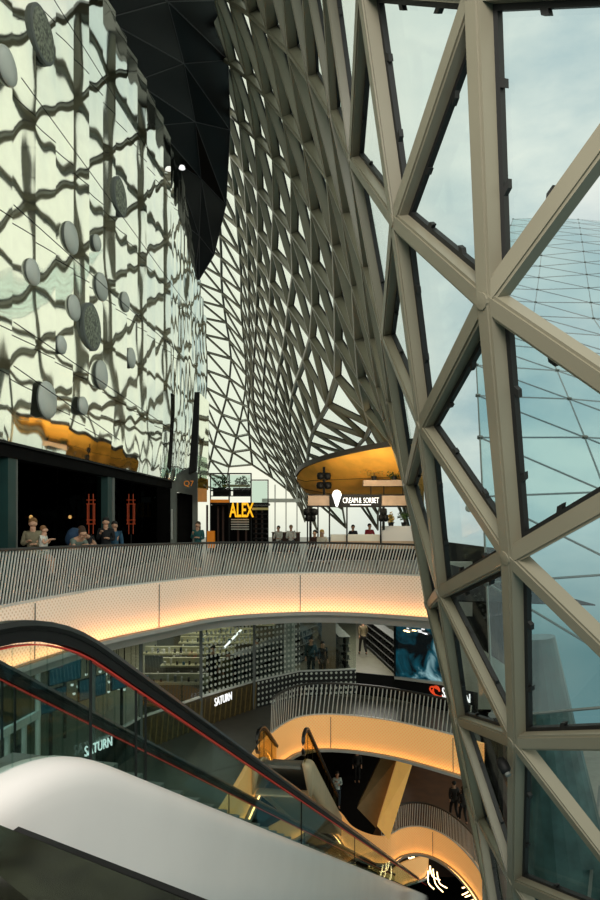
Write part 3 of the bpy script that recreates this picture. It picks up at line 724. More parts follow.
def bush(name, c, r, n, m, parent=None, leafs=.09, **k):
    b = MB()
    for i in range(n):
        v = Vector((random.gauss(0, 1), random.gauss(0, 1), random.gauss(0, 1))).normalized()*random.uniform(.25, 1)
        p = Vector(c)+Vector((v.x*r[0], v.y*r[1], v.z*r[2])); d = Vector((random.gauss(0, 1), random.gauss(0, 1), random.gauss(0, 1))).normalized()*leafs; e = d.orthogonal().normalized()*leafs*.4
        b.add([p-d, p+e, p+d, p-e, p+d.cross(e).normalized()*leafs*.12], [(0, 1, 4), (1, 2, 4), (2, 3, 4), (3, 0, 4), (3, 2, 1, 0)])
    return b.build(name, m, parent, **k)
for px, lb in ((222, 'left'), (242, 'right')):
    c = P(px, 486, YA+.9)
    t = empty('potted_shrub', c, 'green shrub behind the upper glass of the black steel framed cafe, '+lb+' one', 'plant', 'shrubs on the cafe deck')
    MB().box(c.x-.45, c.x+.45, c.y-.2, c.y+.2, c.z-.5, c.z-.1).build('planter', M['black'], t)
    bush('foliage', c+Vector((0, 0, .2)), (.5, .25, .35), 130, M['leaf'], t)

# far hall behind the railing: counters and tables between cafe and kiosk
def cnt(px0, px1, py0, py1, Y, m, lb, name='counter', cat='counter', dep=.6):
    a = P(px0, py1, Y); c = P(px1, py0, Y); z0 = 0
    t = empty(name, ((a.x+c.x)/2, Y, 0), lb, cat)
    MB().box(a.x, c.x, Y, Y+dep, 0, c.z-.05).build('body', m, t); MB().box(a.x-.03, c.x+.03, Y-.03, Y+dep+.03, c.z-.05, c.z).build('counter_top', M['palewood'], t)
    return t
cnt(272, 300, 532, 548, 36, M['darkwood'], 'brown counter in the far hall between the steel cafe and the kiosk')
for px in (275, 286, 297):
    MB().box(P(px-.5, 0, 44).x, P(px+.5, 0, 44).x, 44, 44.2, 0, 4.2).build('column', M['whiteplain'], label={275: 'left', 286: 'middle', 297: 'right'}[px]+' of three slim white columns in the far hall', cat='column')
MB().box(P(262, 0, 44).x, P(300, 0, 44).x, 43.9, 44.1, 3.0, 3.25).build('hall_beam', M['whiteplain'], label='pale horizontal beam carried by the slim white columns in the far hall', cat='beam')

# ---------------------------------------------------------------- ice cream kiosk
YK = 27.5
kk = empty('ice_cream_kiosk', PZ(362, 0, YK, 0), 'black framed CREAM & SORBET kiosk with pale timber fascia under the orange canopy', 'kiosk')
for px in (307.5, 318, 329.5, 347, 380.8, 416):
    bb('post', px-.7, px+.7, 505, 560, M['black'], kk, YK, .1)
for px in (307.5, 347, 416): bb('post', px-.5, px+.5, 505, 555, M['black'], kk, YK+2.2, .1)
bb('fascia_panel', 308, 329.5, 495.5, 505.5, M['palewood'], kk, YK-.06, .12)
bb('fascia_panel', 382, 413, 495.5, 505.5, M['palewood'], kk, YK-.06, .12)
bb('fascia_rail', 307, 414, 494.3, 495.5, M['black'], kk, YK-.08, .16); bb('fascia_rail', 307, 420, 505.5, 507, M['black'], kk, YK-.08, .16)
bb('sign_board', 329.5, 381.5, 494.5, 507.3, M['black'], kk, YK-.12, .1)
bb('kiosk_roof', 307, 416, 496.5, 498, M['black'], kk, YK+.06, 2.3)
text_part('sign_letters', 'CREAM', .33, .012, P(342.6, 503.0, YK-.15), (1, 0, 0), (0, 0, 1), M['signwhite'], kk, bold=0, sx=.60, label='white CREAM & SORBET lettering')
text_part('sign_letters', '&', .33, .012, P(358.6, 503.0, YK-.15), (1, 0, 0), (0, 0, 1), M['signwhite'], kk, bold=.0, sx=.6)
text_part('sign_letters', 'SORBET', .33, .012, P(363.3, 503.0, YK-.15), (1, 0, 0), (0, 0, 1), M['signwhite'], kk, bold=0, sx=.56)
MB().beam(P(350, 504.8, YK-.14), P(371, 504.8, YK-.14), .03, .02, (0, -1, 0)).build('sign_subline', M['signwhite'], kk)
# upper shelf with plants
bb('shelf', 363.5, 405, 480, 486, M['palewood'], kk, YK+.3, .5)
for px in (371, 384, 403): bb('shelf_post', px-.4, px+.4, 486, 495, M['black'], kk, YK+.4, .08)
bb('serving_counter', 382, 415, 526, 541, M['white'], kk, YK+.12, .5)
bb('serving_counter', 331, 380, 534.5, 541, M['whiteplain'], kk, YK+.12, .5)
bb('counter_front', 308, 415.5, 541, 549, M['palewood'], kk, YK+.1, .1); bb('counter_front', 308, 415.5, 549, 560, M['black'], kk, YK+.1, .1)
def cone_lamp():
    c = P(336.8, 507, YK-.5)
    t = empty('cone_lamp', c, 'white glowing ice cream cone shaped lamp on the kiosk sign', 'lamp')
    MB().lathe(c, (0, 0, 1), [(0, 0), (.05, .03), (.13, .3), (.19, .46), (.2, .52), (.15, .64), (.07, .7), (0, .71)], 16).build('shade', mat('glowing_opal', (1, 1, 1, 1), .5, emit=(1, .98, .92, 1), es=1.3), t, smooth=True)
    MB().tube([c+Vector((0, .02, .4)), c+Vector((0, .4, .4))], .015, 5).build('bracket', M['black'], t)
cone_lamp()
def totem(px, pys, Y, ztop, lb, zfoot):
    c = P(px, zfoot, Y)
    t = empty('disc_totem', c, lb, 'ornament', 'black disc ornaments at the kiosk')
    top = P(px, ztop, Y)
    MB().tube([c, top], .06, 6).build('stem', M['black'], t)
    for y, r in pys:
        p = P(px, y, Y)
        for sx in (-1, 1):
            MB().lathe(p+Vector((sx*r*.55, 0, 0)), (0, 0, 1), [(0, -.16), (r*.5, -.13), (r*.6, 0), (r*.5, .13), (0, .16)], 12).build('disc', M['black'], t, smooth=True)
totem(324, ((476, .27), (485.5, .29)), YK+.4, 467, 'black twin-disc ornament standing on the kiosk fascia against the orange canopy', 495)
totem(310.5, ((512, .26), (518, .2)), YK-.4, 507, 'black twin-disc ornament at the left end of the kiosk', 552)
totem(383.5, ((512, .13), (518, .18)), YK-.35, 507, 'black disc ornament in front of the white serving counter of the kiosk', 530)
for px, py, rr, m, lb in ((374, 471, (.6, .3, .35), 'leafdry', 'straw coloured dried flowers on the kiosk shelf'), (394, 473, (.45, .3, .3), 'leaf', 'dark green plant on the kiosk shelf at right'), (391, 519, (.16, .15, .3), 'leafdry', 'yellowish plant standing on the white serving counter'), (404, 516, (.3, .15, .2), 'leaf', 'green plant on the white serving counter, right end')):
    Y = YK+.55 if py < 500 else YK+.38
    c = P(px, py, Y); zb = P(px, 480 if py < 500 else 526, Y).z
    t = empty('potted_plant', (c.x, c.y, zb), lb, 'plant')
    MB().lathe((c.x, c.y, zb), (0, 0, 1), [(0, 0), (.1, 0), (.13, .16), (0, .16)], 10).build('pot', M['black'], t)
    MB().tube([(c.x, c.y, zb+.1), c], .02, 5).build('stem', M['bark'], t)
    bush('foliage', c, rr, 160, M[m], t, .07)
MB().ball(P(391, 464, YK+.6), .2, 8).build('hanging_pot', M['black'], label='round black pot hanging over the green plant on the kiosk shelf', cat='pot')

# orange canopy: an upturned timber bowl over the kiosk
cn = empty('timber_canopy', (4, 30, 3.2), 'large orange timber bowl shaped canopy with dark rim over the kiosk', 'canopy')
rim = catmull([P(296.5, 477, 31), P(303, 469, 30), P(318, 462.5, 28.8), (P(340, 456.5, 27.6)), P(365, 451, 26.6), P(390, 447, 26), P(424, 443, 25.5)], 6)
foot = catmull([P(296.8, 481, 31.6), P(302, 488.5, 32), P(309, 494, 32.2), P(330, 501, 32.5), P(360, 505, 33), P(395, 507, 33), P(424, 508, 33)], 6)
b = MB(); ns = 9; kx = len(rim)
for i in range(kx):
    for j in range(ns):
        f = j/(ns-1); p = rim[i].lerp(foot[i], f); p.z -= .35*math.sin(math.pi*f)*min(1, i/8); b.v.append(p)
for i in range(kx-1):
    for j in range(ns-1):
        a = i*ns+j; b.f.append((a, a+1, a+ns+1, a+ns))
m_ = len(b.v); b.v += [v+Vector((0, .05, .12)) for v in b.v[:m_]]; b.f += [tuple(i+m_ for i in f)[::-1] for f in list(b.f)]
b.build('timber_underside', M['wood'], cn, smooth=True)
MB().sweep([p+Vector((0, -.02, .1)) for p in rim], [(-.08, -.1), (.08, -.1), (.08, .12), (-.08, .12)]).build('rim', M['railtop'], cn)
jt = MB()
for f in (.33, .66): jt.tube([rim[i].lerp(foot[i], f)+Vector((0, -.02, -.35*math.sin(math.pi*f)*min(1, i/8)-.01)) for i in range(kx)], .012, 4)
jt.build('board_joint', M['darkwood'], cn, kind='stuff')
for i, (px, py) in enumerate(((322, 468), (345, 464), (360, 478), (350, 490), (335, 494), (372, 461))):
    c = P(px, py, 29.5+.12*(py-464)); MB().lathe(c, (0, -.3, -1), [(0, -.1), (.05, -.1), (.05, .06), (0, .06)], 8).build('spotlight', M['black'], cn)
# ---------------------------------------------------------------- electronics shop on the middle level
SH = [Vector((-6.6, 9.0, Z1)), Vector((-6.3, 12.0, Z1)), Vector((-5.85, 14.5, Z1)), Vector((-5.25, 16.5, Z1)), Vector((-4.6, 18.8, Z1)), Vector((-3.2, 21.0, Z1)), Vector((-1.55, 23.2, Z1)), Vector((0, 24.7, Z1)), Vector((2.15, 25.0, Z1)), Vector((3.5, 24.4, Z1)), Vector((5.35, 22.6, Z1)), Vector((6.0, 22.0, Z1))]
shop = empty('electronics_shop', (0, 24.9, Z1), 'long electronics shop front behind the middle balcony with black dotted parapet band', 'shop front')
dotm = bpy.data.materials.new('white_dot_print'); dotm.use_nodes = True
def dots(base, m, scale=5.2):
    n = m.node_tree.nodes; l = m.node_tree.links; b = n['Principled BSDF']
    uv = n.new('ShaderNodeUVMap'); v = n.new('ShaderNodeVectorMath'); v.operation = 'SCALE'; v.inputs['Scale'].default_value = scale
    fr = n.new('ShaderNodeVectorMath'); fr.operation = 'FRACTION'; su = n.new('ShaderNodeVectorMath'); su.operation = 'SUBTRACT'; su.inputs[1].default_value = (.5, .5, 0)
    ln = n.new('ShaderNodeVectorMath'); ln.operation = 'LENGTH'; lt = n.new('ShaderNodeMath'); lt.operation = 'LESS_THAN'; lt.inputs[1].default_value = .25
    mx = n.new('ShaderNodeMixRGB'); mx.inputs['Color1'].default_value = base; mx.inputs['Color2'].default_value = rgb(205, 208, 196)
    l.new(uv.outputs[0], v.inputs[0]); l.new(v.outputs[0], fr.inputs[0]); l.new(fr.outputs[0], su.inputs[0]); l.new(su.outputs[0], ln.inputs[0]); l.new(ln.outputs['Value'], lt.inputs[0]); l.new(lt.outputs[0], mx.inputs['Fac']); l.new(mx.outputs[0], b.inputs['Base Color'])
    return lt.outputs[0], b, n, l
dots(rgb(14, 14, 14), dotm)
dotg = bpy.data.materials.new('dotted_glass'); dotg.use_nodes = True
o_, b_, n_, l_ = dots(rgb(200, 204, 192), dotg)
tr_ = n_.new('ShaderNodeBsdfTransparent'); tr_.inputs['Color'].default_value = (.8, .86, .84, 1); mx_ = n_.new('ShaderNodeMixShader')
l_.new(o_, mx_.inputs['Fac']); l_.new(tr_.outputs[0], mx_.inputs[1]); l_.new(b_.outputs[0], mx_.inputs[2]); l_.new(mx_.outputs[0], n_['Material Output'].inputs['Surface'])
def band(name, pts, z0, z1, m, parent, th=.06, off=0.0, **k):
    b = MB(); b.uv = []; d = 0
    for i, p in enumerate(pts):
        if i: d += (p-pts[i-1]).length
        t = (pts[min(i+1, len(pts)-1)]-pts[max(i-1, 0)]).normalized(); n = Vector((t.y, -t.x, 0))
        for o_, z_ in ((off, z0), (off, z1), (off-th, z1), (off-th, z0)):
            b.v.append(p+n*o_+Vector((0, 0, z_))); b.uv.append((d, z_))
    for i in range(len(pts)-1):
        for j in range(4):
            a = i*4+j; c = i*4+(j+1) % 4; b.f.append((a, a+4, c+4, c))
    b.f += [(3, 2, 1, 0), tuple((len(pts)-1)*4+j for j in range(4))]
    return b.build(name, m, parent, **k)
darkband = mat('bronze_slats', rgb(74, 62, 34), .5, var=.3, vscale=8)
band('parapet', SH[4:7], 0, .95, darkband, shop, label='bronze ribbed parapet stretch')
band('parapet', SH[6:9], 0, .95, dotm, shop, label='black parapet stretch printed with white dots')
band('parapet', SH[8:], 0, .85, M['black'], shop)
band('parapet', SH[3:5], 0, .95, mat('dark_teal_band', rgb(26, 40, 40), .4), shop)
band('cap_rail', SH[3:9], .95, 1.0, M['railsteel'], shop, .1, .02)
band('glass_front', SH[4:6], 1.0, 3.6, M['shopglass'], shop, .02); band('glass_front', SH[5:8], 1.0, 3.6, dotg, shop, .02, label='shop glass printed with a grid of white dots')
band('glass_front', SH[7:9], 1.0, 3.6, M['shopglass'], shop, .02)
band('glass_front', SH[0:5], .05, 3.6, M['shopglass'], shop, .02)
for i in range(22):   # ribs on the bronze parapet
    f = i/22; p = SH[4].lerp(SH[6], f) if False else (SH[4].lerp(SH[5], f*2) if f < .5 else SH[5].lerp(SH[6], f*2-1))
    MB().beam(p+Vector((.08, -.06, .02)), p+Vector((.16, -.08, .93)), .03, .03, (.6, -.8, 0)).build('rib', M['gold'] if False else mat('bronze_rib', rgb(112, 94, 52), .5) if i == 0 else bpy.data.materials['bronze_rib'], shop)
for p in (SH[2], SH[3], SH[4], SH[5], Vector((-1.62, 23.0, Z1))):
    MB().beam(p, p+Vector((0, 0, 3.8)), .09, .09, (0, -1, 0)).build('mullion', M['grey'] if p is not SH[2] else M['whiteplain'], shop)
# framed door at the near left
for z_ in (2.35,):
    MB().beam(SH[0]+Vector((.03, 0, z_)), SH[2]+Vector((.03, 0, z_)), .16, .09, (1, 0, 0)).build('transom', M['railsteel'], shop)
for f in (.55, .78):
    p = SH[1].lerp(SH[2], f); MB().beam(p+Vector((.03, 0, 0)), p+Vector((.03, 0, 2.3)), .09, .08, (1, 0, 0)).build('door_stile', M['railsteel'], shop)
p = SH[1].lerp(SH[2], .665); MB().beam(p+Vector((.05, 0, .6)), p+Vector((.05, 0, 1.9)), .3, .03, (1, 0, 0)).build('door_notice', M['black'], shop)
def sign(pts_px, body, size, cap, label, Y0, Y1, sx=.8, bold=.02):
    (x0, y0), (x1, y1) = pts_px
    A = P(x0, y0, Y0); B = P(x1, y1, Y1); t = empty('shop_sign', A, label, 'sign')
    d = (B-A); L_ = d.length
    o = text_part('letters', body, size, .012, A, d, (0, 0, 1), M['signwhite'], t, bold=bold, sx=1.0)
    # fit the lettering to the length of the sign
    xs = [v.co.dot(d.normalized()) for v in o.data.vertices]; w = max(xs)-min(xs); k = L_/w; dn = d.normalized()
    for v in o.data.vertices: v.co += dn*(v.co.dot(dn)*(k-1))
    return t
sign(((84.5, 757), (112, 745.5)), 'SATURN', .36, .25, 'white SATURN lettering on the near left glass, seen under the second handrail', 15.9, 17.1, bold=.0)
sign(((214.5, 706.5), (231.5, 699.5)), 'SATURN', .38, .25, 'white SATURN lettering on the bronze parapet of the shop front', 20.8, 21.65, bold=.0)
s_ = sign(((442, 697), (470, 704.5)), 'SATURN', .5, .25, 'white SATURN lettering with orange planet mark beside the big screen', 22.6, 21.4, bold=.0)
b = MB(); c = P(436, 691.5, 22.95); dn = Vector((.72, -.7, 0)).normalized()
b.tube([c+dn*(.26*math.cos(a*.35))+Vector((0, -.03, .13*math.sin(a*.35)+.12*math.cos(a*.35)*-.6)) for a in range(3, 19)], .032, 6)
b.tube([c+dn*(.13*math.cos(a*.5))+Vector((0, -.03, .16*math.sin(a*.5)+.03)) for a in range(0, 9)], .035, 6)
b.build('planet_mark', mat('orange_red_mark', rgb(225, 80, 40), .5, emit=rgb(225, 70, 30), es=.7), s_)
# big screen
sc = bpy.data.materials.new('screen_picture'); sc.use_nodes = True
n = sc.node_tree.nodes; l = sc.node_tree.links; b = n['Principled BSDF']; tcn = n.new('ShaderNodeTexCoord'); no = n.new('ShaderNodeTexNoise'); no.inputs['Scale'].default_value = 1.1; no.inputs['Detail'].default_value = 3; no.inputs['Distortion'].default_value = .8
r = n.new('ShaderNodeValToRGB'); r.color_ramp.elements[0].position = .46; r.color_ramp.elements[0].color = rgb(3, 10, 14); r.color_ramp.elements[1].position = .74; r.color_ramp.elements[1].color = rgb(180, 225, 230)
e = r.color_ramp.elements.new(.58); e.color = rgb(14, 74, 88)
l.new(tcn.outputs['Object'], no.inputs['Vector']); l.new(no.outputs['Fac'], r.inputs['Fac']); l.new(r.outputs[0], b.inputs['Emission Color']); b.inputs['Emission Strength'].default_value = .8; b.inputs['Base Color'].default_value = (.01, .01, .01, 1); b.inputs['Roughness'].default_value = .2
scr = empty('video_screen', P(395, 679, 24.15), 'large dark teal video screen in the electronics shop front', 'screen')
pa = [P(395.5, 677, 24.15), P(452, 683.5, 22.3)]
pp_ = [pa[0], pa[1], Vector((pa[1].x, pa[1].y, -1.75)), Vector((pa[0].x, pa[0].y, -1.75))]
MB().prism(pp_, (.05, .1, 0)).build('display', sc, scr)
pl = [v+Vector((-.03, -.05, 0)) for v in pp_]
MB().tube([pl[3], pl[0], pl[1], pl[2]], .05, 4).build('bezel', M['black'], scr)
MB().beam(P(395, 677.6, 24.05), P(452, 684.5, 22.2), .1, .08, (0, -1, 0)).build('lower_frame', M['railsteel'], scr)
random.seed(21)
for i in range(16):
    f = random.uniform(.05, .9); p = pa[0].lerp(pa[1], f)+Vector((-.04, -.06, 0)); p.z = random.uniform(-2.35, -1.85); u = Vector((pa[1]-pa[0])).normalized()
    u.z = 0; MB().obox(p, u*random.uniform(.05, .1), (.0, .01, 0), (0, 0, .02)).build('lit_pixel_block', M['ledwarm'] if i % 3 == 0 else M['signwhite'], scr)
pass
# interior: ceiling lights, column, tables with devices, shelving
MB().prism([(-14, 9, -1.2), (-6.8, 9, -1.2), (-5, 19, -1.2), (0, 25.3, -1.2), (6, 23, -1.2), (10, 22, -1.2), (10, 46, -1.2), (-14, 46, -1.2)], (0, 0, .04)).build('ceiling', M['dark'], kind='structure')
MB().prism([(-6.6+.1, 9, Z1+.002), (-4.7, 19, Z1+.002), (-1.4, 23.5, Z1+.002), (.4, 25.2, Z1+.002), (6.2, 23, Z1+.002), (9.5, 23, Z1+.002), (9.5, 45.5, Z1+.002), (-13, 45.5, Z1+.002), (-13, 9, Z1+.002)], (0, 0, .015)).build('floor', mat('shop_floor', rgb(132, 130, 112), .4), kind='structure')
b = MB().lathe((-.42, 25.9, Z1+.02), (0, 0, 1), [(0, 0), (.22, 0), (.22, 3.75), (0, 3.75)], 20); b.build('column', M['whiteplain'], label='thick white column inside the electronics shop left of the balcony centre', cat='column')
MB().box(.95, 1.55, 28.2, 28.6, Z1+.02, -1.22).build('partition', mat('tan_partition', rgb(150, 128, 100), .7), label='tan partition wall inside the electronics shop left of the walking person', cat='partition')
rnd = random.Random(5)
tabm = mat('display_table_top', rgb(168, 164, 132), .5); devm = [M['black'], M['grey'], M['whiteplain'], mat('blue_package', rgb(30, 90, 120), .5)]
TN = ['nearest', 'second nearest', 'third', 'fourth', 'fifth', 'farthest']
for ti, (x0, y0, L_) in enumerate(((-5.9, 23.2, 2.6), (-5.6, 26.0, 2.9), (-6.9, 28.4, 4.0), (-5.8, 31.0, 3.6), (-7.5, 33.5, 5.2), (-6.4, 36.5, 5.0))):
    t = empty('display_table', (x0, y0, Z1+.018), 'long pale display table full of small devices in the electronics shop, '+TN[ti]+' row', 'table', 'display tables in the electronics shop')
    MB().box(x0, x0+L_, y0, y0+1.0, Z1+.82, Z1+.9).build('table_top', tabm, t); MB().box(x0+.1, x0+L_-.1, y0+.1, y0+.9, Z1+.018, Z1+.82).build('plinth', mat('table_plinth', rgb(90, 86, 70), .7) if ti == 0 else bpy.data.materials['table_plinth'], t)
    MB().box(x0+.02, x0+L_-.02, y0+.42, y0+.58, Z1+.9, Z1+1.12).build('riser', tabm, t)
    for k in range(int(L_*4)):
        for r_ in (0, 1):
            px = x0+.12+k*.25; py = y0+.12+r_*.62; w = rnd.uniform(.05, .09); h = rnd.uniform(.08, .24)
            MB().box(px, px+w, py, py+.1, Z1+.902, Z1+.902+h).build('device', rnd.choice(devm[:3] if rnd.random() > .12 else devm), label='small device on a stand on the '+TN[ti]+' display table row of the electronics shop', cat='device', group='devices on the '+TN[ti]+' display table')
for i, (x, y, l_, lb) in enumerate(((-2.5, 24.9, 8, 'left'), (2.0, 28.9, 8, 'left side of the bright aisle'), (4.55, 26.2, 9, 'right side of the bright aisle'))):
    d = Vector((-.1 if i else .42, 1, 0)).normalized(); s2 = Vector((d.y, -d.x, 0))
    t = empty('shelving_unit', (x, y, Z1+.018), 'long dark shelving run in the electronics shop, '+lb, 'shelf', 'shelving in the electronics shop')
    c = Vector((x, y, Z1+.018))+d*l_/2
    MB().obox(c+Vector((0, 0, .75)), d*l_/2, s2*.03, (0, 0, .75)).build('back_panel', M['dark'], t)
    for z in (.15, .5, .85, 1.2, 1.5): MB().obox(c+Vector((0, 0, z)), d*l_/2, s2*.25, (0, 0, .015)).build('shelf', M['grey'], t)
    g = MB()
    for z in (.165, .515, .865, 1.215):
        k = 0
        while k < l_-.3:
            h = rnd.uniform(.1, .27)
            for sd in (-1, 1): g.obox(Vector((x, y, Z1+.018+z+h/2))+d*(k+.12)+s2*sd*.14, d*.07, s2*.06, (0, 0, h/2))
            k += rnd.uniform(.2, .34)
    g.build('packages', devm[rnd.randrange(3)], t, kind='stuff')
for i, (x, y, w, h, z) in enumerate(((-5.95, 18.6, 1.0, .6, -3.1), (-6.6, 17.2, 1.0, .6, -3.1), (-5.6, 20.4, .9, .55, -3.3), (-7.2, 19.9, 1.2, .75, -2.9))):
    u = Vector((.5, .86, 0)); t = empty('television', (x, y, z), 'glowing blue television in the shop behind the near left glass, '+['centre', 'left', 'right', 'rear'][i], 'television', 'televisions in the shop')
    MB().obox((x, y, z), u*w/2, Vector((.86, -.5, 0))*.03, (0, 0, h/2)).build('body', M['black'], t)
    MB().obox(Vector((x, y, z))+Vector((.86, -.5, 0))*.035, u*(w/2-.03), Vector((.86, -.5, 0))*.008, (0, 0, h/2-.03)).build('screen', mat('blue_screen', (0, 0, 0, 1), .3, emit=rgb(40, 110, 130), es=.3) if i == 0 else bpy.data.materials['blue_screen'], t)
    MB().beam((x, y, Z1+.018), (x, y, z-h/2), .08, .08, (1, 0, 0)).build('stand', M['black'], t)
for k in range(26):
    px = 62+k % 9*9+rnd.uniform(-3, 3); py = 678+(k//9)*9+rnd.uniform(-2, 2)-(px-62)*.12; Yk = rnd.uniform(19, 22)+.02*px
    c = P(px, py, Yk)
    if c.x > wallX(Yk)+3.2: pass
    o = MB().lathe(c, (0, 0, 1), [(0, -.03), (.04, -.03), (.055, .03), (0, .03)], 8).build('pendant_spotlight', M['signwhite'], label='small bright hanging spotlight in the shop behind the near left glass', cat='lamp', group='hanging spotlights in the electronics shop')
    MB().tube([c+Vector((0, 0, .03)), Vector((c.x, c.y, -1.2))], .008, 4).build('cord', M['black'], o)
for i, (px0, py0, px1, py1, Y0, Y1) in enumerate(((200, 675, 212, 662, 26, 27), (224, 648, 241, 630, 26, 30), (203, 685, 199, 690, 26, 25))):
    if i < 2: MB().beam(P(px0, py0, Y0), P(px1, py1, Y1), .09, .04).build('light_tube', M['signwhite'], label='slanting bright tube light in the electronics shop, '+['lower left', 'upper right'][i]+' one', cat='lamp')

# ---------------------------------------------------------------- escalators
def smoothdrop(t, t0, sl, R=1.9):
    L_ = R*math.tan(math.atan(sl)/2)
    if t < t0-L_: return 0
    if t > t0+L_: return sl*(t-t0)
    x = t-(t0-L_); return x*x/(4*L_)*sl
def escalator(label, org, u, ztop, t0, tend, width, glass_h, tb=-3.0, cover=None, cladh=1.35, inner=None, redline=True, gm=None, newel=True, seam=1.9, clad_bottom_end=None, redm=None):
    """org: plan point on the right-hand balustrade at t=0; u: plan heading of the run; runs down beyond t0"""
    u = Vector((u[0], u[1], 0)).normalized(); r = Vector((u.y, -u.x, 0))
    org = Vector((org[0], org[1], 0)); sl = math.tan(math.radians(30))
    t_ = empty('escalator', org+Vector((0, 0, ztop-glass_h)), label, 'escalator')
    def path(s, dz, a=tb, b=tend, n=None):
        ts = [a+(t0-1-a)*i/4 for i in range(4)] if a < t0-1 else []
        ts += [max(a, t0-1)+(2.2)*i/14 for i in range(15)] if a < t0+1 else [a]
        ts += [ts[-1]+(b-ts[-1])*i/8 for i in range(1, 9)]
        return [org+r*s+u*t+Vector((0, 0, ztop-smoothdrop(t, t0, sl)+dz)) for t in ts]
    hp = [(-.040, -.03), (.040, -.03), (.048, -.005), (.036, .024), (-.036, .024), (-.048, -.005)]
    for s in (0, -width):
        top = path(s, -.024)
        if newel:   # handrail turns down and back at the newel
            p0 = top[0]; R = .3; arc = [p0-u*(R*math.sin(a))+Vector((0, 0, -R+R*math.cos(a))) for a in [math.pi*k/8 for k in range(8, 0, -1)]]
            top = arc+top
        MB().sweep(top, hp).build('handrail', M['rubber'], t_, smooth=False)
        hg_ = MB().sweep(path(s, -.088), [(-.034, -.035), (.034, -.035), (.034, .035), (-.034, .035)]).build('handrail_guide', M['black'], t_)
        if redline: MB().sweep(path(s, -.142), [(-.02, -.004), (.02, -.004), (.02, .004), (-.02, .004)]).build('light_strip', redm or M['red'], hg_)
        a = tb
        gtop = path(s, -.135); gbot = path(s, -glass_h)
        for i in range(len(gtop)-1):
            q = [gtop[i], gtop[i+1], gbot[i+1], gbot[i]]
            MB().prism([v-r*.006 for v in q], r*.012).build('glass_panel', gm or M['railglass'], t_)
            if i in (1, 5, 13, 17, 18, 19, 20): MB().beam(gtop[i], gbot[i], .012, .02, u).build('joint', M['gasket'], t_)
    # decks and cladding: cover strip beside each balustrade, rounded over to the side
    cm = cover or M['white']
    for s, sg_ in ((0, 1), (-width, -1)):
        prof = [(-.06*sg_, -.03), (-.06*sg_, 0), (.02*sg_, .0), (.09*sg_, -.012), (.13*sg_, -.032), (.16*sg_, -.062), (.182*sg_, -.105), (.193*sg_, -.16), (.197*sg_, -.25), (.197*sg_, -.6), (.19*sg_, -cladh), (.12*sg_, -cladh)]
        if sg_ < 0: prof = prof[::-1]
        MB().sweep(path(s, -glass_h+.02), prof).build('side_cladding', cm, t_, smooth=True)
    MB().sweep(path(-width/2, -glass_h-.02), [(-width/2+.1, -.12), (width/2-.1, -.12), (width/2-.1, -.04), (-width/2+.1, -.04)]).build('truss', M['grey'], t_)
    MB().sweep(path(-width/2, -glass_h-cladh+.02), [(-width/2-.1, -.03), (width/2+.1, -.03), (width/2+.1, .02), (-width/2-.1, .02)]).build('underside', cm, t_)
    st = MB(); nst = int((tend-t0-1)/.4); 
    for k in range(nst):
        t = t0+.8+k*.4; z = ztop-glass_h-sl*(t-t0)-.02
        c = org-r*width/2+u*t+Vector((0, 0, z))
        (MB() if k < 60 else st).obox(c, u*.2, r*(width/2-.13), (0, 0, .02))
        if k < 60: MB().obox(c+Vector((0, 0, -.08)), u*.2, r*(width/2-.13), (0, 0, .1)).build('step', M['grey'], t_)
    if st.v: st.build('step', M['grey'], t_, kind='stuff')
    return t_
escalator('long escalator running down beside the viewer with white cladding and red lit black handrails', (-1.445, 4.27), (.243, .970), EYE-.54, -.29, 42.0, 1.2, .84, tb=-2.6, newel=False)
escalator('lower escalator leading down from the middle balcony, glass sides tinted as if warm lit', (.13, 17.6), (.13, .99), -4.0, .45, 12.4, 1.25, .9, tb=-.1, cover=mat('tan_cladding', rgb(186, 172, 142), .5), redline=False, cladh=.9, gm=glass('warm_light_tint', (.88, .80, .58, 1), .6, .04))  # warm light on the sides is put into the glass tint
escalator('escalator parapet seen far below rising beside the dark hall, amber side', (2.62, 26.4), (.30, .95), -8.6, -6, 4.6, 1.0, .9, tb=-6.5, cover=apr1, redline=False, newel=False, cladh=.5) if False else None
# slanting amber beam and brown flank beside the dark hall on the lower level
MB().prism([P(398, 758, 27.2), P(413, 762, 27.2), P(389, 840, 25.6), P(377, 826, 25.6)], (.1, .5, 0)).build('stair_flank', mat('painted_amber_light', rgb(226, 160, 66), .5, emit=(1, .55, .15, 1), es=.25), label='slanting amber stair side between the balconies with painted warm light', cat='stair')  # warm light falling on this side is put into its colour and glow
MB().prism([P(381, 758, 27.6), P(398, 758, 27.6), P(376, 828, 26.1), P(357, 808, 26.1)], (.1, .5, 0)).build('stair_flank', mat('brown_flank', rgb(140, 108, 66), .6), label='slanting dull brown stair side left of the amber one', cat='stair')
MB().box(.6, 3.3, 35, 35.2, Z2+.0, -6.1).build('partition', M['dark'], label='black panel added for the darkness at the back of the lower hall left of the amber stair side', cat='partition')  # added panel, its black stands in for the darkness of the hall
# lit windows of the dark hall
MB().box(4.7, 6.0, 35.2, 35.25, -10.9, -10.0).build('shop_display', M['signwhite'] if False else mat('lit_display', rgb(190, 190, 180), .5, emit=(1, 1, .95, 1), es=.25), label='small bright shop display at the back of the brown floored hall', cat='display')

